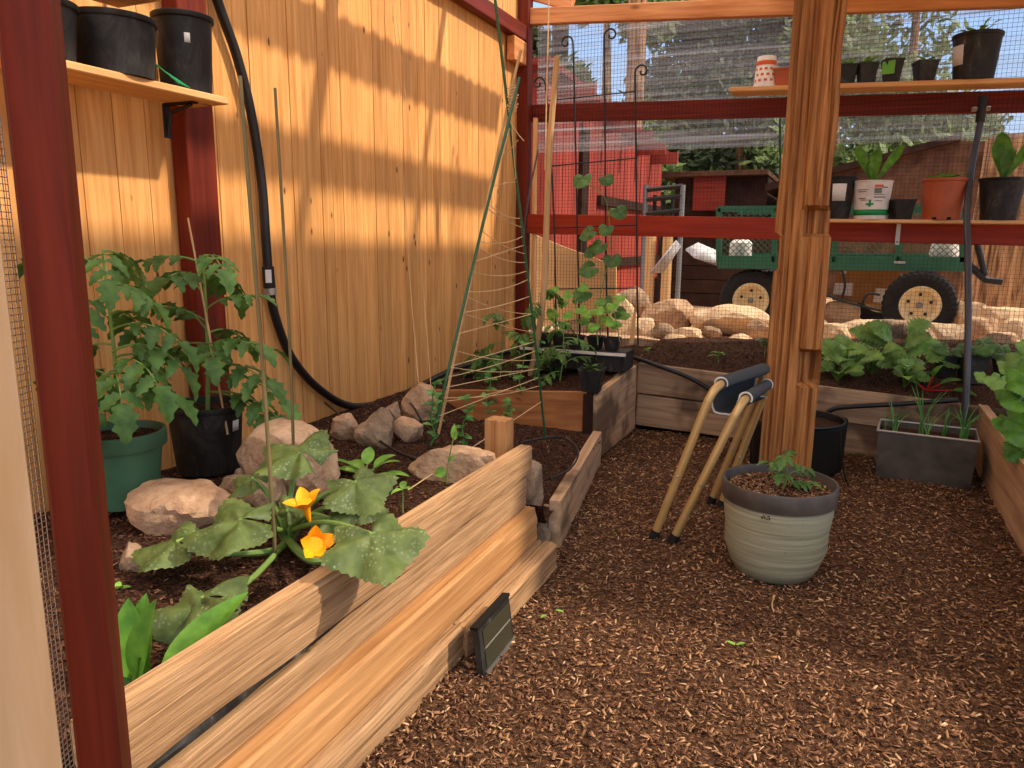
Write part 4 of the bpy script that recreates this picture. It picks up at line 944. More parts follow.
for k in range(9):
    p = ap1.lerp(ap2, .4) + V((0, 0, .012 * (k - 4))); q = [p + V((math.cos(a + k), math.sin(a + k), 0)) * (.016 + .004 * (k % 3)) + V((0, 0, .01 * math.sin(a + k))) for a in np.linspace(0, 2 * PI, 12)]; mb.tube(q, .002, 5)
for (a, b) in [((505, 112), (524, 141)), ((518, 140), (500, 155)), ((512, 130), (516, 178)), ((516, 178), (504, 182))]: twine(atY(*a, 3.05), atY(*b, 3.1), .01)
mb.build('twine', M['twine'], o)
for k, (x0, yt, x1, yb) in enumerate([(425, 330, 428, 420), (419, 345, 421, 430)]): pass
mb = MB(); p_ = [atX(390, -20, WX + .05), atX(397, 60, WX + .05), atX(402, 150, WX + .06), atX(410, 280, WX + .08), atZ(420, 400, .5)]; mb.tube(spline(p_, 8), .0018, 5)
p_ = [atX(392, -20, WX + .05), atX(404, 80, WX + .05), atX(412, 170, WX + .06), atX(424, 300, WX + .1), atZ(432, 400, .5)]; mb.tube(spline(p_, 8), .0018, 5)
tag(mb.build('hanging_twine', M['twine']), 'two jute strings running down in front of the cedar wall', 'twine')
p_ = [atY(549, -20, 4.6), atY(548, 40, 4.6), atY(546, 120, 4.6), atY(545, 170, 4.6)]; tag(MB().tube(spline(p_, 20), [.004 + .0012 * (k % 2) for k in range(61)], 6).build('hanging_rope', M['twine']), 'thick twisted rope hanging in front of the back wall beside the thick bamboo', 'rope')
pole('bamboo_pole', [V((-1.9, 4.62, .40)), atY(543, 300, 4.6), atY(549, 160, 4.62), atY(557, 57, 4.65)], .021, M['bamboo'], 'thick pale bamboo pole standing in the corner bed by the scroll trellis', 'pole', nodes=4, r2=.019)
pole('plant_stake', [V((-2.05, 5.2, .42)), atY(524, 245, 5.3), atY(538, 150, 5.35)], .008, M['conduit'], 'thin grey rod leaning at the back wall corner', 'rod')
o = E('metal_trellis', 'black metal trellis with curled scroll tops in the corner bed', 'trellis', V((-1.7, 4.85, .42)))
TY = 4.85
def bar(pts, r=.0055): return MB().tube(spline([atY(x, y, TY) for x, y in pts], 6), r, 8)
def scrollbar(pts, sgn, rr_):
    a = atY(*pts[-1], TY); r0 = rr_ ; c = a + V((sgn * r0, 0, 0)); sp_ = [c + V((-sgn * r0 * k_ * math.cos(t_), 0, r0 * k_ * math.sin(t_))) for t_, k_ in [(q * .42, 1 - q * .052) for q in range(1, 17)]]
    P3 = spline([atY(x, y, TY) for x, y in pts], 6) + spline(sp_, 2); return MB().tube(P3, .006, 8)
for pts, sg in (([(556, 342), (554, 217), (547, 100), (545, 83)], -1), ([(580, 345), (578, 260), (575, 120), (573, 42)], -1), ([(608, 345), (606, 260), (605, 120), (604, 36)], 1), ([(638, 345), (637, 260), (636, 150), (635, 72)], 1)):
    scrollbar(pts, sg, .046).build('scroll_bar', M['iron'], o)
for a, b in (((549, 100.5), (635, 91.5)), ((551, 166), (637, 158)), ((553, 228), (637, 225)), ((554, 289), (637, 288))): bar([a, b], .0042).build('crossbar', M['iron'], o)
pole('plant_stake', [atZ(781, 345, .47), atY(780, 118, 5.55)], .0095, M['stake'], 'green garden stake behind the rough post at the back bed', nodes=6)

# ================================================================== PLANTS OF THE CORNER BED
def vine(o, pts, leaves, mat, size, seed=0):
    random.seed(seed); P3 = spline(pts, 6); MB().tube(P3, [.004 - .002 * i / len(P3) for i in range(len(P3))], 6).build('stem', M['stem'], o); mb = MB()
    for lp in leaves:
        p = min(P3, key=lambda q: (q - lp).length); d = lp - p; d = d if d.length > .01 else V((.1, -.1, 0)); mb.tube([p, lp], .0015, 5)
        palm(mb, lp, V((random.uniform(-.3, .3), -.75, .6)), V((d.x, d.y - .03, -.05 + d.z * .3)), size * random.uniform(.8, 1.15), 3, .12, -.12, .02, seed=random.random() * 9)
    mb.build('foliage', mat, o, ang=80)
vb = atY(603, 340, 4.8); o = E('climbing_vine', 'young climbing vine with round leaves growing up the metal trellis', 'vine', vb)
vine(o, [atY(x, y, TY - .03) for x, y in [(601, 345), (600, 300), (610, 250), (607, 205), (598, 190), (585, 183)]], [atY(x, y, TY - .08) for x, y in [(589, 232), (606, 228), (592, 250), (612, 258), (590, 268), (605, 300), (618, 312), (584, 292), (582, 178), (606, 178), (618, 210), (600, 245)]], M['dkleaf'], .075, 3)
for i, (px, py, tx, ty, lab, az) in enumerate([(560, 345, 552, 290, 'leafy green seedling, leftmost behind the white tray', 0), (578, 342, 575, 288, 'leafy green seedling in the middle of the white tray', 1.), (620, 342, 612, 300, 'broad-leaved seedling at the right end of the white tray', 2.), (598, 345, 595, 305, 'short seedling in front of the metal trellis', 2.4)]):
    Yp = 4.75 - .04 * i; bb = atY(px, py, Yp); o = E('tray_seedling', lab, 'seedling', bb, 'seedlings in the tray of the corner bed'); t_ = atY(tx, ty, Yp); ms = MB(); ms.tube([bb, t_], .004, 6); ms.build('stem', M['stem'], o); mb = MB(); random.seed(i)
    for k in range(6): q = bb.lerp(t_, .35 + .65 * k / 5); palm(mb, q + rdir(k * 2.3 + az, .2) * .05, V((0, -.6, .7)), rdir(k * 2.3 + az, -.2), .05, 3, .15, -.15, .03, seed=k)
    mb.build('foliage', M['bright'], o, ang=80)
# tray and pots
tc_ = [atZ(548, 352, .5), atZ(636, 352, .5)]
o = E('seedling_tray', 'black seedling tray with a pale rim on the corner bed soil', 'tray', V((-1.55, 4.85, .47)))
MB().box((-1.98, 4.615, .575), (-1.25, 4.635, .592)).build('rim', M['white'], o, smooth=False)
MB().box((-1.965, 4.635, .47), (-1.265, 4.885, .59)).build('tray', M['black'], o, smooth=False)
for i, x in enumerate((-1.86, -1.75, -1.63, -1.5, -1.38)):
    c = V((x, 4.76 + .02 * (i % 2), .591)); o = E('seedling_pot', ['leftmost small black pot in the seedling tray', 'second small black pot from the left in the seedling tray', 'middle small black pot in the seedling tray', 'second small black pot from the right in the seedling tray', 'rightmost small black pot in the seedling tray'][i], 'pot', c, 'black pots in the seedling tray'); square_pot(o, c, .07, .1, .085, M['black'])
pc2 = atZ(592, 398, .43); c = V((-1.325, 4.17, .425)); o = E('seedling_pot', 'small square black pot balanced on the corner of the corner bed', 'pot', c); square_pot(o, c, .1, .14, .14, M['black'], .1); rosette(o, c + V((-.02, .02, .13)), 7, .09, .03, M['tomato'], 'serr', (.1, .8), .9, seed=4)
mb = MB(); mb.prism([atY(629, 344, 4.6), atY(634, 344, 4.6), atY(636, 312, 4.62), atY(634, 308, 4.62)], (0, .003, 0)); tag(mb.build('plant_label', M['bamboo'], smooth=False), 'small wooden plant label standing in the tray beside the trellis', 'plant label')
for i, (px, py, Yp, h, ln_, sz, lab) in enumerate([(500, 375, 4.5, .42, .2, .085, 'sparse young tomato plant behind the teepee trellis'), (535, 370, 4.6, .55, .22, .09, 'tallest tomato plant of the corner bed beside the thick bamboo'), (560, 375, 4.45, .34, .2, .08, 'low tomato plant in front of the seedling tray'), (478, 372, 4.6, .18, .12, .06, 'small tomato seedling next to the wall in the corner bed')]):
    bb = atY(px, py, Yp); bb.z = zf_corner(bb.x, Yp); o = E('tomato_plant', lab, 'tomato plant', bb, 'tomatoes of the corner bed'); tomato(o, bb, h, (.02, 0, 0), 8 + i, ln_, sz, seed=50 + i, r=.005, az0=i)
random.seed(77)
for i, (px, yb, yt, Yp, z) in enumerate([(431, 445, 385, 2.75, .43), (462, 455, 400, 3.3, .35), (436, 425, 395, 3.0, .42), (487, 422, 372, 3.9, .28), (520, 412, 345, 3.95, .27), (536, 400, 342, 4.0, .27), (505, 425, 402, 3.8, .28), (545, 392, 350, 4.0, .27)]):
    bb = atZ(px, yb, z); tt = atY(px + 4, yt, bb.y); o = E('pea_plant', ['pea plant twined at the foot of the left green stake', 'pea seedling in the middle of the low soil patch', 'small pea plant beside the stone pile', 'tall pea plant in front of the orange board near the wall', 'tallest pea plant in front of the orange bed board', 'pea plant touching the foot of the right green stake', 'tiny pea seedling at the middle of the orange bed board', 'pea plant just right of the tallest one by the orange board'][i], 'pea plant', bb, 'peas around the teepee trellis')
    ms = MB(); P3 = wob(bb, tt, 6, .03, i); ms.tube(P3, .003, 6); ms.build('stem', M['onion'], o); mb = MB()
    for k, p in enumerate(P3[1:]):
        for q in range(3): d = rdir(random.uniform(0, 6.3), random.uniform(0, .8)); leaf(mb, p, d, (0, -.3, 1), .045, .03, 'ovate', .5)
    mb.build('foliage', M['onion'], o, ang=70)

# ================================================================== BACK WALL SHELVES AND THEIR POTS
SY = BY - .09; SF = SY - .2
def shelfY(pa, pb, th, label, yf=SF):
    A = atY(*pa, yf); B = atY(*pb, yf); B = A + (B - A) * 1.25; w = .2
    o = timber('shelf_board', M['shelf'], A + V((0, w / 2, -th / 2)), B + V((0, w / 2, -th / 2)), w, th); return tag(o, label, 'shelf'), A, B
_, uA, uB = shelfY((730, 87), (1024, 77), .03, 'upper pine shelf across the clear sheets of the back wall')
_, lA, lB = shelfY((796, 218.6), (1024, 220.5), .022, 'lower pine shelf of the back wall over the dark red rail')
def shelfz(A, B, x): t = (x - A.x) / (B.x - A.x); return A.z + (B.z - A.z) * t
def onshelf(A, B, px, yb, yt, wt, wb, Yp=SF + .09):
    c, rb, rt, h = potpx(px, yb, yt, wt, wb, Yp); c.z = shelfz(A, B, c.x) + .001; return c, rb, rt, h
GU, GL = 'pots on the upper back shelf', 'pots on the lower back shelf'
# upside-down printed cup
c, rb, rt, h = onshelf(uA, uB, 765, 88, 57, 18, 23); o = E('paper_cup', 'upside-down white and orange printed cup on the upper back shelf', 'cup', c)
MB().lathe(c, [(rb - .003, 0), (rb, 0), (rb + .001, .004), (rb - .001, .008), (rt, h - .004), (rt - .004, h), (0, h - .004)], 30).build('cup', M['white'], o)
ca_ = camang(c)
mb = MB()
def band(mb, c, rb, rt, h, a0, a1, z0, z1, off=.0012):
    mb.grid(lambda u, v: (lambda q, a: c + V(((rb + (rt - rb) * q + off) * math.cos(a), (rb + (rt - rb) * q + off) * math.sin(a), h * q)))(z0 + (z1 - z0) * v, a0 + (a1 - a0) * u), max(2, int(abs(a1 - a0) * 8)), 1)
band(mb, c, rb, rt, h, ca_ - 1.5, ca_ + 1.5, .70, .84)
for r_ in range(3):
    for k in range(5): band(mb, c, rb, rt, h, ca_ - 1.2 + k * .52 + (r_ % 2) * .2, ca_ - .92 + k * .52 + (r_ % 2) * .2, .17 + r_ * .18, .25 + r_ * .18)
mb.build('print', M['orange'], o)
c, rb, rt, h = onshelf(uA, uB, 784, 86, 68, 24, 20); o = E('square_pot', 'small terracotta coloured pot half hidden behind the rough post', 'pot', c, GU); square_pot(o, c, rb * 1.6, rt * 1.7, h, M['terra'])
for i, (px, yb, yt, wt, wb, lab) in enumerate([(846, 82, 62, 22, 16, 'small square black pot touching the rough post on the upper shelf'), (866, 81, 60, 22, 17, 'small square black pot with light green sprouts on the upper shelf'), (891, 80, 56, 22, 16, 'taller square black pot with a bright green tag on the upper shelf'), (924, 79, 58, 25, 19, 'wider square black pot with sprouts next to the green-tagged one')]):
    c, rb, rt, h = onshelf(uA, uB, px, yb, yt, wt, wb); o = E('square_pot', lab, 'pot', c, GU); square_pot(o, c, rb * 1.55, rt * 1.6, h, M['black'], .25)
    if i != 2: rosette(o, c + V((0, 0, h * .9)), 7, .085, .04, M['bright'], 'ovate', (.5, 1.2), 1.1, seed=i)
    else:
        n_ = V((-.25, -1, 0)).normalized(); e_ = V((1, -.25, 0)).normalized(); q = c + V((0, 0, h * .35)) + n_ * (rt * .92); MB().prism([q - e_ * .045, q + e_ * .03, q + e_ * .03 + V((0, 0, .08)), q - e_ * .045 + V((0, 0, .075))], n_ * .002).build('tag', M['lightgreen'], o)
c, rb, rt, h = onshelf(uA, uB, 973, 78, 32, 44, 36); o = E('nursery_pot', 'large black pot with a white label at the right of the upper back shelf', 'pot', c, GU); round_pot(o, c, rb, rt, h, M['black'], .004, .02)
ca_ = camang(c); sticker(o, c, rb, rt, h, ca_ - 1.25, ca_ - .55, .32, .74, M['label'], off=.003); rosette(o, c + V((.0, 0, h * .88)), 9, .08, .04, M['bright'], 'serr', (.6, 1.3), 1., seed=9, pet=.09)
# lower shelf
c, rb, rt, h = onshelf(lA, lB, 836, 216, 174, 32, 24); o = E('nursery_pot', 'black pot with a white label next to the rough post on the lower shelf', 'pot', c, GL); round_pot(o, c, rb, rt, h, M['black'], .004, .015); ca_ = camang(c); sticker(o, c, rb, rt, h, ca_ - .35, ca_ + .5, .42, .82, M['label'], off=.003); rosette(o, c + V((0, 0, h * .9)), 4, .06, .03, M['bright'], 'ovate', (.5, 1.2), seed=3)
c, rb, rt, h = onshelf(lA, lB, 870, 217, 179, 36, 30); o = E('printed_pot', 'white printed pot with a green band and upright leaves on the lower shelf', 'pot', c, GL); round_pot(o, c, rb, rt, h, M['white'], .003, .008)
ca_ = camang(c); sticker(o, c, rb, rt, h, ca_ - 1.5, ca_ + 1.5, .1, .25, M['greenband'], 'green_band', .002)
mb = MB()
for (a0, a1, z0, z1) in [(.1, .75, .55, .58), (.1, .7, .62, .64), (.15, .6, .46, .48), (-.75, -.35, .52, .55), (-.85, -.3, .7, .72), (-.9, -.2, .75, .77), (.5, .85, .8, .83), (-.6, -.2, .48, .5), (.1, .5, .66, .8)]: band(mb, c, rb, rt, h, ca_ + a0, ca_ + a1, z0, z1, .002)
mb.build('print', M['greyprint'], o)
mb = MB(); band(mb, c, rb, rt, h, ca_ + .1, ca_ + .55, .82, .88, .002); mb.build('red_print', M['orange'], o)
mb = MB(); band(mb, c, rb, rt, h, ca_ - .15, ca_ - .02, .32, .5, .002); band(mb, c, rb, rt, h, ca_ - .3, ca_ + .12, .36, .41, .0022); mb.build('green_mark', M['greenband'], o)
mb = MB(); lb_ = c + V((0, 0, h * .9))
for (az, el, l_, w_) in [(2.7, 1.12, .31, .06), (.35, 1.0, .33, .055), (1.5, 1.35, .26, .07), (4.6, 1.2, .17, .06), (3.6, 1.3, .16, .05)]: leaf(mb, lb_, rdir(az, el), (0, -1, .2), l_, w_, 'spat', .35, .25, 10)
mb.build('foliage', M['lett'], o, ang=70)
c, rb, rt, h = onshelf(lA, lB, 900, 217, 197, 26, 20); o = E('square_pot', 'low crumpled black pot between the white printed pot and the terracotta pot', 'pot', c, GL); square_pot(o, c, rb * 1.6, rt * 1.6, h, M['black'], .35, fill=False)
c, rb, rt, h = onshelf(lA, lB, 941, 217, 176, 41, 34); o = E('terracotta_pot', 'terracotta coloured plastic pot with low sprouts on the lower shelf', 'pot', c, GL); round_pot(o, c, rb, rt, h, M['terra'], .004, .02)
ca_ = camang(c)
mb = MB()
for a0 in (-.45, .3): band(mb, c, rb, rt, h, ca_ + a0, ca_ + a0 + .22, 0, .06, .0015)
mb.build('drain_slot', M['blackm'], o); rosette(o, c + V((0, 0, h * .92)), 16, .12, .05, M['bright'], 'ovate', (.2, .8), .6, seed=7)
c, rb, rt, h = onshelf(lA, lB, 998, 218, 176, 41, 31); o = E('nursery_pot', 'black pot with tall upright lettuce at the right end of the lower shelf', 'pot', c, GL); round_pot(o, c, rb, rt, h, M['black'], .004, .015)
mb = MB(); lb_ = c + V((0, 0, h * .9))
for (az, el, l_, w_) in [(2.0, 1.4, .33, .09), (.35, 1.05, .32, .055), (3.3, 1.35, .27, .07), (4.8, 1.3, .2, .07), (.9, 1.3, .24, .06)]: leaf(mb, lb_, rdir(az, el), (0, -1, .2), l_, w_, 'spat', .3, .25, 10)
mb.build('foliage', M['lett'], o, ang=70)
k1, k2 = atY(899, 222, SY - .035), atY(895, 245, SY - .035)
o = E('shelf_bracket', 'small pale metal bracket on the red rail under the lower shelf', 'bracket', k2); MB().box((k1.x - .012, SY - .04, k2.z), (k1.x + .014, SY - .035, k1.z + .01)).build('plate', M['galvrim'], o, smooth=False)
MB().lathe(V((k1.x, SY - .04, k2.z + .02)), [(0, .004), (.005, .003), (.005, 0)], 10, axis=(0, -1, 0)).build('screw', M['iron'], o)

# ================================================================== BACK BED PLANTS
random.seed(5)
labs = ['leftmost leafy brassica seen past the rough post', 'brassica with big blue-green leaves, second from the post', 'brassica in the middle of the back bed row', 'tall brassica in front of the cart wheel', 'sprawling pale-stemmed brassica by the wheel', 'brassica at the right end of the back bed row', 'small brassica at the front edge of the back bed']
for i, (px, py, Yp, s) in enumerate([(826, 362, 5.35, 1.0), (848, 366, 5.25, 1.05), (872, 368, 5.3, .9), (896, 362, 5.4, 1.2), (918, 372, 5.2, .95), (905, 374, 5.15, .8), (838, 374, 5.15, .7)]):
    bb = atY(px, py, Yp); bb.z = zf_back(bb.x, Yp) + .0; o = E('brassica_plant', labs[i], 'brassica', bb, 'brassica row of the back bed'); random.seed(i + 40)
    mb = MB(); ms = MB()
    for k in range(10):
        a = random.uniform(0, 6.3); e_ = random.uniform(.6, 1.35); l_ = random.uniform(.12, .25) * s; p = bb + rdir(a, e_) * l_; ms.tube(spline([bb, bb.lerp(p, .5) + V((0, 0, .02)), p], 3), .003, 5)
        leaf(mb, p - rdir(a, e_) * .03, rdir(a, e_ * .55), (0, -.7, .7), .15 * s, .10 * s, 'serr', .9, .2, 14)
    ms.build('stem', M['lett'], o); mb.build('foliage', M['brass'], o, ang=70)
bb = atY(928, 378, 5.15); bb.z = zf_back(bb.x, 5.15); o = E('chard_plant', 'young chard with red stems lying at the front of the back bed', 'chard', bb); mb = MB(); ms = MB()
for (dx, dz, l_) in [(.06, .05, .13), (.13, .02, .14), (-.05, .04, .08), (.02, .09, .1)]: d = V((dx, -.03, dz)); ms.tube([bb, bb + d], .005, 6); leaf(mb, bb + d, d, (0, -.4, 1), l_, .05, 'ovate', .8)
ms.build('stem', M['chard'], o); mb.build('foliage', M['lett'], o)
o = seedling(720, 362, .5, .07, 'single bright seedling alone in the bare left part of the back bed', n=5, size=.07, seed=3, base=(lambda p: V((p.x, 5.25, zf_back(p.x, 5.25))))(atY(718, 365, 5.25)))
o = seedling(768, 350, .5, .12, 'leafy seedling half hidden left of the rough post in the back bed', mat=M['dkleaf'], n=6, size=.1, seed=6, base=(lambda p: V((p.x, 5.45, zf_back(p.x, 5.45))))(atY(765, 352, 5.45)))
o = seedling(648, 345, .5, .04, 'tiny sprout at the left end of the back bed', n=4, size=.045, seed=9, base=(lambda p: V((p.x, 5.3, zf_back(p.x, 5.3))))(atY(648, 352, 5.3)))
for i, (px, yb, yt, wt, wb, Yp, lab) in enumerate([(946, 366, 347, 23, 17, 5.35, 'small black pot with a squash seedling, leftmost of three on the back bed'), (971, 376, 350, 27, 21, 5.3, 'middle black seedling pot of three on the back bed, beside the riser pipe'), (1008, 372, 356, 26, 20, 5.4, 'right black seedling pot of three on the back bed, partly behind leaves')]):
    c, rb, rt, h = potpx(px, yb, yt, wt, wb, Yp); c.z = zf_back(c.x, Yp) - .0; o = E('seedling_pot', lab, 'pot', c, 'seedling pots on the back bed'); square_pot(o, c, rb * 1.7, rt * 1.75, h + .02, M['black'], .3 * i)
    mb = MB(); ms = MB(); t_ = c + V((0, 0, h))
    for k in range(6): p = t_ + rdir(k * 2.1 + i, .7) * random.uniform(.06, .14); ms.tube([t_, p], .003, 5); palm(mb, p, V((random.uniform(-.3, .3), -.5, .8)), rdir(k * 2.1 + i, -.2), random.uniform(.05, .08), 5, .18, -.15, .04, seed=k + i)
    ms.build('stem', M['stem'], o); mb.build('foliage', M['dkleaf'], o, ang=80)

# ================================================================== RIGHT BED SQUASH
random.seed(15)
for i, (bx, by_, lf, lab) in enumerate([(.98, 3.9, [(1018, 400, .09), (1006, 390, .08), (1010, 422, .10), (1026, 432, .12), (1022, 450, .10), (1024, 410, .12), (1030, 380, .12), (1022, 372, .09), (1035, 450, .13)], 'big leafy green plant at the right edge of the photograph in the right bed'),
                                      (1.05, 4.7, [(1000, 378, .1), (1012, 365, .09), (985, 376, .07), (1020, 356, .1), (1030, 345, .09), (1008, 384, .07)], 'leafy plant at the far end of the right bed beside the seedling pots')]):
    c = V((bx, by_, zf_right(0, by_))); o = E('courgette_plant', lab, 'leafy plant', c); ms = MB(); mb = MB()
    for k, (px, py, R_) in enumerate(lf):
        p = atY(px, py, by_ - .05 + .05 * (k % 3)); ms.tube(spline([c, c.lerp(p, .5) + V((0, 0, .04)), p], 5), .005, 6); palm(mb, p, V((random.uniform(-.5, .2), -.6, .8)), V((random.uniform(-.9, .3), -.5, -.1)), R_ * .85, 5, .2, -.15, .05, seed=k * 2.2)
    ms.build('stem', M['stem'], o); mb.build('foliage', M['lett'] if i == 0 else M['brass'], o, ang=80)

# ================================================================== OUTSIDE
GO = 'boulders outside the back wall'
for i, a in enumerate([(588, 292, 638, 342, 6.35, 'rockl', 'large pale boulder outside, right behind the metal trellis'), (602, 285, 652, 312, 7.1, 'rockg', 'grey-brown rock behind the pale boulder outside'),
          (640, 297, 692, 330, 6.7, 'rockp', 'rounded tan boulder outside, left of the long slab'), (690, 302, 778, 336, 6.8, 'rockl', 'long pale slab rock outside, below the hidden cart wheel'),
          (626, 316, 660, 350, 6.2, 'rockl', 'pointed pale rock leaning at the foot of the large boulder'), (648, 322, 676, 348, 6.15, 'rockg', 'dark-sided rock in the lower row behind the back bed'), (669, 326, 702, 347, 6.2, 'rockl', 'oval pale stone in the lower rock row'),
          (662, 333, 690, 352, 6.05, 'rockl', 'small sunlit stone lowest in the rock row'), (700, 337, 722, 351, 6.1, 'rockp', 'small rough stone under the long slab'), (747, 318, 770, 336, 6.4, 'rockp', 'small upright stone left of the rough post'),
          (728, 332, 756, 346, 6.2, 'rockl', 'flat pale stone left of the rough post'), (752, 338, 780, 350, 6.1, 'rockl', 'flattish stone touching the rough post outline'), (700, 325, 722, 338, 6.5, 'rockg', 'dark stone under the left end of the long slab'), (560, 300, 600, 345, 6.3, 'rockg', 'brown rock outside behind the seedling tray')]):
    rock_px(*a[:5], 60 + i, M[a[5]], a[6], GO, zbase=.5, depth=.7)
for i, a in enumerate([(840, 318, 885, 332, 6.7, 'rockl', 'pale flat stone between the box and the brassicas'), (868, 318, 905, 350, 6.1, 'rockg', 'brown boulder behind the brassicas'), (905, 328, 935, 356, 6.05, 'rockg', 'dark upright boulder under the cart wheel'), (900, 322, 930, 336, 6.5, 'rockl', 'pale rubble stone right under the cart wheel'),
          (930, 322, 965, 345, 6.2, 'rockl', 'pale stone left of the riser pipe outside'), (975, 330, 1012, 352, 6.1, 'rockp', 'tan stone right of the riser pipe outside'), (1000, 318, 1040, 334, 6.6, 'rockl', 'pale flat stone at the right edge outside'), (955, 300, 990, 316, 7.4, 'rockl', 'pale flagstone beyond the wheel'),
          (985, 306, 1030, 320, 7.2, 'rockl', 'broad pale flagstone at the right edge'), (935, 305, 965, 318, 7.5, 'rockl', 'pale stone just right of the big wheel'), (818, 322, 850, 340, 6.4, 'rockl', 'pale stone right of the rough post outline'), (820, 300, 860, 310, 7.8, 'rockl', 'low pale stone in front of the cardboard box'),
          (960, 316, 1000, 328, 6.8, 'rockp', 'tan flat stone behind the riser pipe'), (1005, 338, 1045, 356, 6.05, 'rockl', 'pale stone behind the right squash leaves')]):
    rock_px(*a[:5], 90 + i, M[a[5]], a[6], GO, zbase=.48, depth=.8, flat=1)

# red shed
sx_ = -3.0
o = E('red_shed', 'red board shed with stepped rafter tails outside the back wall', 'shed', V((-4.2, 11, .3)))
y0 = atX(546, 150, sx_).y; mb = MB(); random.seed(2); y = y0; y1_ = 13.0
def roofz(y): return 3.0 + (y - y0) / (15 - y0) * -.45
while y < y1_:
    mb.cv = random.random(); mb.box((sx_ - .03, y, .2), (sx_ - random.uniform(0, .006), y + .17, roofz(y))); y += .18
mb.build('side_wall', M['shed'], o, smooth=False)
mb = MB(); x = -5.5
while x < sx_ - .03: mb.cv = random.random(); mb.box((x, y0 - .03, .2), (x + .17, y0, roofz(y0))); x += .18
mb.build('front_wall', M['shed'], o, smooth=False)
MB().prism([V((-5.6, y0 - .25, 3.0)), V((sx_ + .12, y0 - .25, 3.04)), V((sx_ + .12, 13.1, 2.70)), V((-5.6, 13.1, 2.67))], (0, 0, .06)).build('roof', M['red'], o, smooth=False)
for k in range(6): yy = y0 + .3 + k * .85; MB().box((sx_, yy, roofz(yy) - .22), (sx_ + .42, yy + .07, roofz(yy) - .05)).build('rafter_tail', M['shed'], o, smooth=False)
for z_ in (.95, 1.75): MB().box((sx_ + .001, y0 + 1.8, z_), (sx_ + .06, 13, z_ + .12)).build('rail', M['darkwood'], o, smooth=False)
MB().box((sx_ + .001, 8.7, .3), (sx_ + .05, 8.95, 2.6)).build('corner_trim', M['darkwood'], o, smooth=False)
# leaning plywood
a1, a2, a3, a4 = atY(528, 232, 6.25), atY(616, 266, 6.25), atY(616, 310, 6.2), atY(528, 330, 6.2)
tag(MB().prism([a1, atY(562, 246, 6.25), a2, a3, a4], (0, .02, 0)).build('plywood_sheet', M['ply'], smooth=False), 'tan plywood offcut leaning outside behind the climbing vine', 'plywood')
# sawhorse-like rack beside the shed
o = E('metal_rack', 'dark rack with grey posts standing against the red shed', 'rack', atY(665, 320, 9.0))
for px in (646, 683): a = atY(px, 185, 9); MB().tube([V((a.x, 9, .5)), V((a.x, 9, a.z))], .03, 8).build('post', M['grey'], o)
for py in (190, 200, 214): MB().tube([atY(646, py, 9), atY(683, py - 4, 9.0)], .028, 6).build('bar', M['iron'], o)
for px in (655, 664, 673): a = atY(px, 195, 9.1); MB().tube([V((a.x, 9.1, .5)), V((a.x, 9.1, a.z))], .025, 6).build('upright', M['iron'], o)
o = E('fence_posts', 'pair of pale round posts outside under the red rail', 'posts', atY(655, 270, 8.3)); 
for px in (651, 668): a = atY(px, 238, 8.3); b_ = atY(px, 262, 8.3); MB().tube([V((a.x, 8.3, .5)), V((a.x, 8.3, a.z + .05))], .055, 10).build('post', M['bamboo'], o)
# crumpled silver sheet and dark tarp
mb = MB(); c0 = [atY(650, 272, 7.6), atY(676, 240, 7.6), atY(698, 244, 7.7), atY(717, 252, 7.6), atY(717, 266, 7.5), atY(694, 258, 7.5)]
mb.add([c0[0], c0[1], c0[1] + V((.02, .12, -.05)), c0[0] + V((.1, .1, 0))], [(0, 1, 2, 3)]); mb.add([c0[1] + V((.1, 0, -.1)), c0[2], c0[3], c0[4], c0[5]], [(0, 1, 2, 3, 4)])
q_ = mb.build('plastic_scrap', M['silver']); q_.modifiers.new('s', 'SOLIDIFY').thickness = .02; tag(q_, 'crumpled silver-grey plastic scrap hanging beside the green cart', 'plastic scrap')

# cart
CYp = 7.4; o = E('garden_cart', 'green metal garden cart with mesh sides outside the back wall', 'cart', atY(840, 335, CYp))
def pt(px, py, y=CYp): return atY(px, py, y)
def bxp(nm, a, b, th, mat=None, dy=.04, y=CYp):
    A, B = pt(*a, y), pt(*b, y); M4, l = fr(A, B); mb = MB(); mb.box((0, -dy / 2, -th / 2), (l, dy / 2, th / 2)); return mb.build(nm, mat or M['cartgreen'], o, M4=M4, smooth=False)
for y_ in (CYp, CYp + .85):
    bxp('deck_rail', (718, 262), (966, 264.5), .12, y=y_) if y_ == CYp else bxp('deck_rail', (738, 258), (940, 259), .1, y=y_)
    bxp('top_rail', (718, 209), (966, 208), .055, y=y_) if y_ == CYp else bxp('top_rail', (738, 212), (940, 211), .05, y=y_)
for px in (719, 774, 835, 899, 963): bxp('side_post', (px, 208), (px, 262), .05)
dk = MB(); A, B = pt(719, 258), pt(965, 258); dk.box((A.x, CYp, A.z - .02), (B.x, CYp + .85, A.z)); dk.build('deck', M['darkwood'], o, smooth=False)
for (xa_, xb_) in ((pt(719, 0).x, 0), ):
    mb = MB(); A, B = pt(719, 208), pt(963, 262); k = 0; W_ = B.x - A.x; H_ = A.z - B.z; s_ = .055; x = -H_
    while x < W_:
        for sg in (1, -1):
            x0_, x1_ = (x, x + H_) if sg == 1 else (x + H_, x); za_, zb2 = B.z, A.z
            p_, q_ = V((A.x + x0_, CYp + .01, za_)), V((A.x + x1_, CYp + .01, zb2)); d = q_ - p_
            t0 = max(0, min(1, (A.x - p_.x) / d.x)); t1 = max(0, min(1, (B.x - p_.x) / d.x)); t0, t1 = min(t0, t1), max(t0, t1)
            if t1 - t0 > .01: mb.tube([p_ + d * t0, p_ + d * t1], .0035, 4, cap=False)
        x += s_
    mb.build('side_mesh', M['cartgreen'], o)
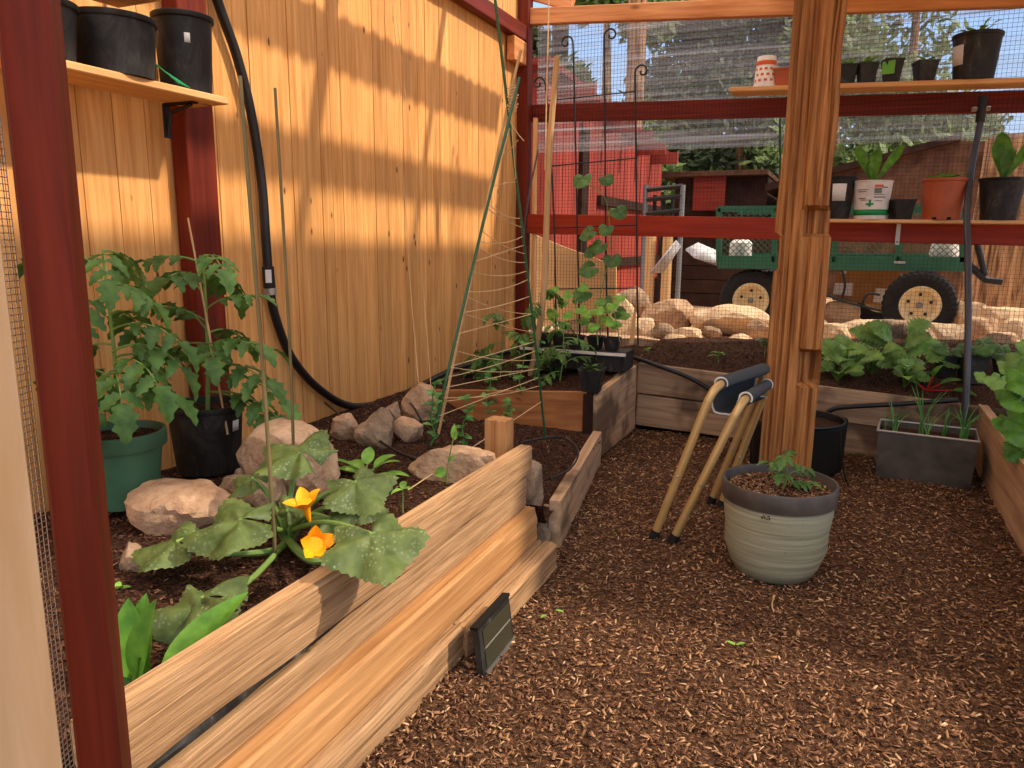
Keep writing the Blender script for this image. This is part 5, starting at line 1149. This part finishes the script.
def wheel(px, py, R_, y, parent=None):
    c = pt(px, py, y); w_ = .16; tire = [(R_ * .58, -w_ * .40), (R_ * .80, -w_ * .5), (R_ * .94, -w_ * .42), (R_, -w_ * .22), (R_, w_ * .22), (R_ * .94, w_ * .42), (R_ * .8, w_ * .5), (R_ * .58, w_ * .40), (R_ * .58, -w_ * .40)]
    q3 = V((0, 0, 1)).rotation_difference(V((.06, -1, 0))).to_matrix(); m_ = len(tire); T_ = MB(); vs = []; nA = 144
    for k in range(nA):
        a = 2 * PI * k / nA
        for i_, (r_, z_) in enumerate(tire):
            if i_ in (2, 3, 4, 5): r_ = r_ + (.008 if ((k + (1 if z_ > 0 else 0)) % 4) < 2 else 0)
            vs.append(c + q3 @ V((r_ * math.cos(a), r_ * math.sin(a), z_)))
    T_.add(vs, [(k * m_ + i_, ((k + 1) % nA) * m_ + i_, ((k + 1) % nA) * m_ + i_ + 1, k * m_ + i_ + 1) for k in range(nA) for i_ in range(m_ - 1)]); wh = T_.build('wheel', M['rubber'], o, ang=30)
    rm = MB(); ax = V((.06, -1, 0)); rm.lathe(c, [(0, .03), (R_ * .12, .03), (R_ * .14, .01), (R_ * .40, .015), (R_ * .45, .055), (R_ * .55, .068), (R_ * .60, .06), (R_ * .62, -.05), (0, -.05)], 40, axis=ax); rim_ = rm.build('rim', M['rim'], wh)
    for k in range(5):
        a = k * 2 * PI / 5 + .3; q = c + V((math.cos(a) * R_ * .32, -.018, math.sin(a) * R_ * .32)); MB().lathe(q, [(.0, .004), (R_ * .05, .003), (R_ * .05, 0)], 10, axis=(0, -1, 0)).build('lug_hole', M['iron'], rim_)
    MB().lathe(c + V((0, -.03, 0)), [(0, .03), (R_ * .08, .025), (R_ * .1, 0)], 12, axis=(0, -1, 0)).build('hub', M['greyprint'], rim_)
wheel(919, 305, .285, CYp - .05); wheel(751, 300, .285, CYp + .1)
wheel(880, 296, .27, CYp + .9); wheel(770, 296, .27, CYp + .9)
hd = MB(); hd.tube([pt(966, 262), pt(985, 280), pt(1002, 282)], .03, 8); hd.tube([pt(975, 235), pt(985, 275)], .025, 8); hd.build('drawbar', M['iron'], o)
lb1 = pt(899, 262.5); MB().box((lb1.x - .04, CYp - .03, lb1.z - .008), (lb1.x + .05, CYp - .021, lb1.z + .012)).build('plate', M['galvrim'], o)
a = pt(746, 248, CYp + .3); tag(MB().lathe(V((a.x - .05, CYp + .3, a.z - .12)), [(0, 0), (.10, .0), (.11, .03), (.105, .17), (.07, .2), (0, .2)], 20).build('white_bag', M['white']), 'white bag lying inside the green cart', 'bag')
a = pt(960, 250, CYp + .3); tag(MB().lathe(V((a.x - .12, CYp + .3, a.z - .06)), [(0, 0), (.11, .0), (.12, .03), (.1, .13), (.05, .16), (0, .16)], 20).build('pale_bag', M['label']), 'pale bag at the right end of the green cart', 'bag')
# cardboard box under the cart
A = [pt(832, 300, 7.9), pt(886, 306, 7.9), pt(902, 271, 7.9), pt(838, 270, 7.9)]
o = E('cardboard_box', 'brown cardboard box with white labels lying under the green cart', 'box', A[0]); MB().prism(A, (0, .35, .0)).build('box', M['card'], o, smooth=False)
for (a, b, c_, d) in [((835, 283), (853, 283), (852, 296), (833, 294)), ((876, 288), (890, 289), (887, 304), (873, 302)), ((841, 271), (847, 271), (846, 274), (840, 274))]:
    MB().prism([pt(*q, 7.897) for q in (d, c_, b, a)], (0, -.004, 0)).build('label', M['label'], o, smooth=False)
for k, (p_, lab) in enumerate([([(820, 292), (840, 300), (862, 306), (890, 313)], 'dark cable lying on the stones under the cart'), ([(880, 295), (868, 294), (862, 305)], 'short curved cable hanging from the cart'), ([(842, 270), (845, 285), (842, 298)], 'thin cable over the cardboard box')]):
    tag(MB().tube(spline([pt(x, y, 7.3) for x, y in p_], 6), .011, 6).build('cable', M['iron']), lab, 'cable')

# big stump / trunk at the right
def trunk(name, x, y, r, h, label, mat, z0=.3, lean=(0, 0), cat='tree'):
    mb = MB(); n = 40; st = 30
    def P(u, v):
        a = v * 2 * PI; z = z0 + h * u; rr = r * (1 + .25 * math.exp(-u * 8) - .1 * u) * (1 + .06 * mn.noise(V((math.cos(a) * 3, math.sin(a) * 3, z * .8))) + .03 * math.sin(a * 13 + 2 * mn.noise(V((z, a, 0)))))
        return V((x + lean[0] * u + rr * math.cos(a), y + lean[1] * u + rr * math.sin(a), z))
    mb.grid(P, st, n); top = P(1, 0); mb.add([V((x + lean[0], y + lean[1], z0 + h + .02))] + [P(1, k / n) for k in range(n)], [(0, 1 + k, 1 + (k + 1) % n) for k in range(n)]); o = mb.build(name, mat); return tag(o, label, cat)
tc1 = atY(1012, 250, 9.3); trunk('pine_tree', tc1.x + .12, 9.3, .52, atY(1000, 138, 9.3).z - .3, 'huge brown tree trunk at the right edge behind the cart', M['bark'])
tc2 = atY(636, 60, 14); trunk('pine_tree', tc2.x, 14, .17, 9, 'slim pinkish pine trunk seen through the clear sheet above the shed', M['bark'])
tc3 = atY(560, 60, 22); trunk('pine_tree', tc3.x, 22, .25, 9, 'distant dark trunk above the red shed', M['darkwood'])
# brown shingled building
o = E('brown_building', 'low brown shingled building with a sloping roof edge behind the cart', 'building', V((1.5, 13, .4)))
p1 = atY(780, 188, 12.5); p2 = atY(960, 141, 12.5); p3 = atY(1060, 141, 12.5)
MB().prism([V((p1.x, 12.5, .4)), p1, p2, p3, V((p3.x, 12.5, .4))], (0, 3, 0)).build('wall', M['brownwall'], o, smooth=False)
d_ = (p2 - p1); MB().prism([p1 - V((.2, .15, .05)), p2 - V((0, .15, .0)), p2 + V((0, -.15, .09)), p1 + V((-.2, -.15, .05))], (0, 3.2, 0)).build('roof_edge', M['darkwood'], o, smooth=False)
a = atY(985, 150, 12.4); b_ = atY(1060, 170, 12.4); MB().box((a.x, 12.35, b_.z), (b_.x, 12.48, a.z)).build('board', M['card'], o, smooth=False)
# dark open barn behind the netting
o = E('dark_shed', 'dark brown open-sided shed in the shade behind the netting', 'shed', V((-.7, 13.5, .4)))
p1 = atY(676, 178, 13.5); p2 = atY(768, 178, 13.5)
MB().box((p1.x, 13.5, .4), (p2.x, 15.5, p1.z)).build('wall', M['darkwood'], o, smooth=False)
p3 = atY(693, 176, 13.2); p4 = atY(723, 210, 13.2); MB().box((p3.x, 13.3, p4.z), (p4.x, 13.48, p3.z)).build('red_panel', M['red'], o, smooth=False)
MB().box((p1.x - .25, 13.2, p1.z), (p2.x + .02, 15.7, p1.z + .08)).build('roof', M['brownwall'], o, smooth=False)
# low dark bank
o = E('timber_stack', 'dark stack of old timbers in the shade behind the rocks', 'timber', V((-.9, 9.6, .5)))
for r_ in range(5):
    for k in range(3): random.seed(r_ * 5 + k); x0_ = atY(640, 290, 9.8).x + .15 * r_; z_ = .5 + r_ * .17; MB().box((x0_, 9.6 + k * .3, z_), (x0_ + 2.0 - .1 * r_, 9.88 + k * .3, z_ + .16)).build('beam', M['darkwood'], o, smooth=False)

# ---- trees
def tree(x, y, h, r, n, leaf_s, mat, label, z0=.3, trunk_r=.16, seed=0, cone=False, crown0=.3):
    random.seed(seed); o = E('tree', label, 'tree', V((x, y, z0))); g = np.random.default_rng(seed)
    MB().tube([V((x, y, z0)), V((x + .1, y, z0 + h * .5)), V((x, y, z0 + h * .92))], [trunk_r, trunk_r * .7, trunk_r * .2], 12).build('trunk', M['bark'], o)
    mb = MB(); ctr = []
    for k in range(26):
        t_ = crown0 + (1 - crown0) * random.random(); rr = r * ((1.05 - t_) if cone else math.sin(PI * (t_ - crown0 + .12) / (1.12 - crown0)) ** .7) ; a = random.uniform(0, 6.3); q = random.uniform(.3, 1); ctr.append((x + rr * q * math.cos(a), y + rr * q * math.sin(a), z0 + h * t_, r * random.uniform(.22, .4)))
    for k in range(n):
        c = ctr[k % 26]; d = V((random.gauss(0, 1), random.gauss(0, 1), random.gauss(0, .7))).normalized() * c[3] * random.uniform(.5, 1.05); p = V(c[:3]) + d
        u_ = V((random.gauss(0, 1), random.gauss(0, 1), random.gauss(0, 1))).normalized(); w_ = u_.orthogonal().normalized(); s = leaf_s * random.uniform(.6, 1.3)
        mb.add([p - u_ * s, p + w_ * s * .45, p + u_ * s, p - w_ * s * .45], [(0, 1, 2, 3)], random.random())
    mb.build('crown', mat, o, smooth=False); return o
for i, (px, Y_, h, r, n, ls, mt, lab, cone) in enumerate([
    (600, 20, 9, 3.0, 9000, .16, 'treeleaf', 'olive green tree behind the red shed', False), (700, 24, 10, 3.4, 9000, .18, 'conif', 'tall dark conifer behind the netting, left of the rough post', True),
    (770, 22, 8.5, 2.6, 7000, .16, 'conif', 'dark conifer just left of the rough post', True), (895, 26, 11.5, 3.6, 10000, .19, 'treeleaf', 'pale green tree behind the black square pots', False),
    (825, 18, 5.2, 2.4, 7000, .14, 'treeleaf', 'bushy green tree above the brown building', False), (930, 19, 4.2, 1.6, 4000, .13, 'treeleaf', 'small light green tree at the edge of the blue sky', False),
    (530, 24, 7.5, 2.4, 6000, .17, 'conif', 'dark conifer at the far left above the red shed', True), (655, 17, 3.8, 1.6, 5000, .13, 'treeleaf', 'low leafy bush between the red shed and the dark shed', False), (735, 17.5, 4.6, 1.9, 5000, .13, 'conif', 'dark bushy tree behind the dark shed', False)]):
    a = atY(px, 200, Y_); tree(a.x, Y_, h, r, n, ls, M[mt], lab, seed=200 + i, cone=cone, crown0=.12, trunk_r=.2)
# fallen green bits on the mulch
for i, (px, py) in enumerate([(555, 610), (541, 618), (735, 645), (745, 643)]):
    random.seed(i); p = atZ(px, py, .02); mb = MB(); leaf(mb, p, rdir(i * 1.3, .1), (0, 0, 1), .035, .014, 'ovate', .3); tag(mb.build('fallen_leaf', M['bright']), ['small green leaf scrap on the mulch, left of the two by the solar light', 'faint green leaf scrap on the mulch nearest the solar light', 'long green leaf scrap on the open mulch in front of the planter', 'second green leaf scrap on the mulch in front of the planter'][i], 'leaf', 'leaf scraps on the mulch')
tw = [atZ(775, 595, .02), atZ(772, 604, .03), atZ(774, 612, .015)]; tag(MB().tube(spline(tw, 4), .0025, 5).build('dry_twig', M['bamboo']), 'short dry straw standing up in front of the planter', 'twig')
# ================================================================== LIGHT
sun = bpy.data.lights.new('sun', 'SUN'); sun.energy = 3.6; sun.angle = math.radians(2.0); sun.color = (1, .87, .70)
so_ = bpy.data.objects.new('sun', sun); COL.objects.link(so_)
EL, AZ = math.radians(42), math.radians(15)
so_.rotation_euler = rdir(AZ, EL).to_track_quat('Z', 'Y').to_euler(); so_.location = (8, 3, 9)
w = bpy.data.worlds.new('sky'); S.world = w; w.use_nodes = True; nt = w.node_tree; nt.nodes.clear()
out = nt.nodes.new('ShaderNodeOutputWorld'); bg = nt.nodes.new('ShaderNodeBackground'); tc = nt.nodes.new('ShaderNodeTexCoord'); sx = nt.nodes.new('ShaderNodeSeparateXYZ')
rp = nt.nodes.new('ShaderNodeValToRGB'); e = rp.color_ramp.elements
for p_, c_ in ((.0, L((214, 190, 164))), (.06, L((180, 204, 230))), (.35, L((126, 170, 224)))): 
    if p_ == 0: e[0].position = 0; e[0].color = c_
    elif p_ == .06: e[1].position = p_; e[1].color = c_
    else: q_ = e.new(p_); q_.color = c_
# unseen bright cloud added overhead to keep the ambient light neutral
ns = nt.nodes.new('ShaderNodeTexNoise'); ns.inputs['Scale'].default_value = 2.2; ns.inputs['Detail'].default_value = 5
cr = nt.nodes.new('ShaderNodeValToRGB'); cr.color_ramp.elements[0].position = .3; cr.color_ramp.elements[1].position = .6
hm = nt.nodes.new('ShaderNodeMapRange'); hm.inputs[1].default_value = .36; hm.inputs[2].default_value = .6
ml = nt.nodes.new('ShaderNodeMath'); ml.operation = 'MULTIPLY'; mx = nt.nodes.new('ShaderNodeMix'); mx.data_type = 'RGBA'; mx.inputs[7].default_value = (1.9, 1.6, 1.3, 1)
lk = nt.links.new
lk(tc.outputs['Generated'], sx.inputs[0]); lk(sx.outputs[2], rp.inputs[0]); lk(tc.outputs['Generated'], ns.inputs['Vector']); lk(ns.outputs['Fac'], cr.inputs[0])
lk(sx.outputs[2], hm.inputs[0]); lk(cr.outputs[0], ml.inputs[0]); lk(hm.outputs[0], ml.inputs[1]); lk(ml.outputs[0], mx.inputs[0]); lk(rp.outputs[0], mx.inputs[6]); lk(mx.outputs[2], bg.inputs[0])
bg.inputs[1].default_value = 1.48; lk(bg.outputs[0], out.inputs[0])
S.view_settings.view_transform = 'Standard'; S.view_settings.look = 'None'; S.view_settings.gamma = 1; S.view_settings.use_curve_mapping = False
S.view_settings.exposure = .25
S.cycles.max_bounces = 8; S.cycles.transparent_max_bounces = 24
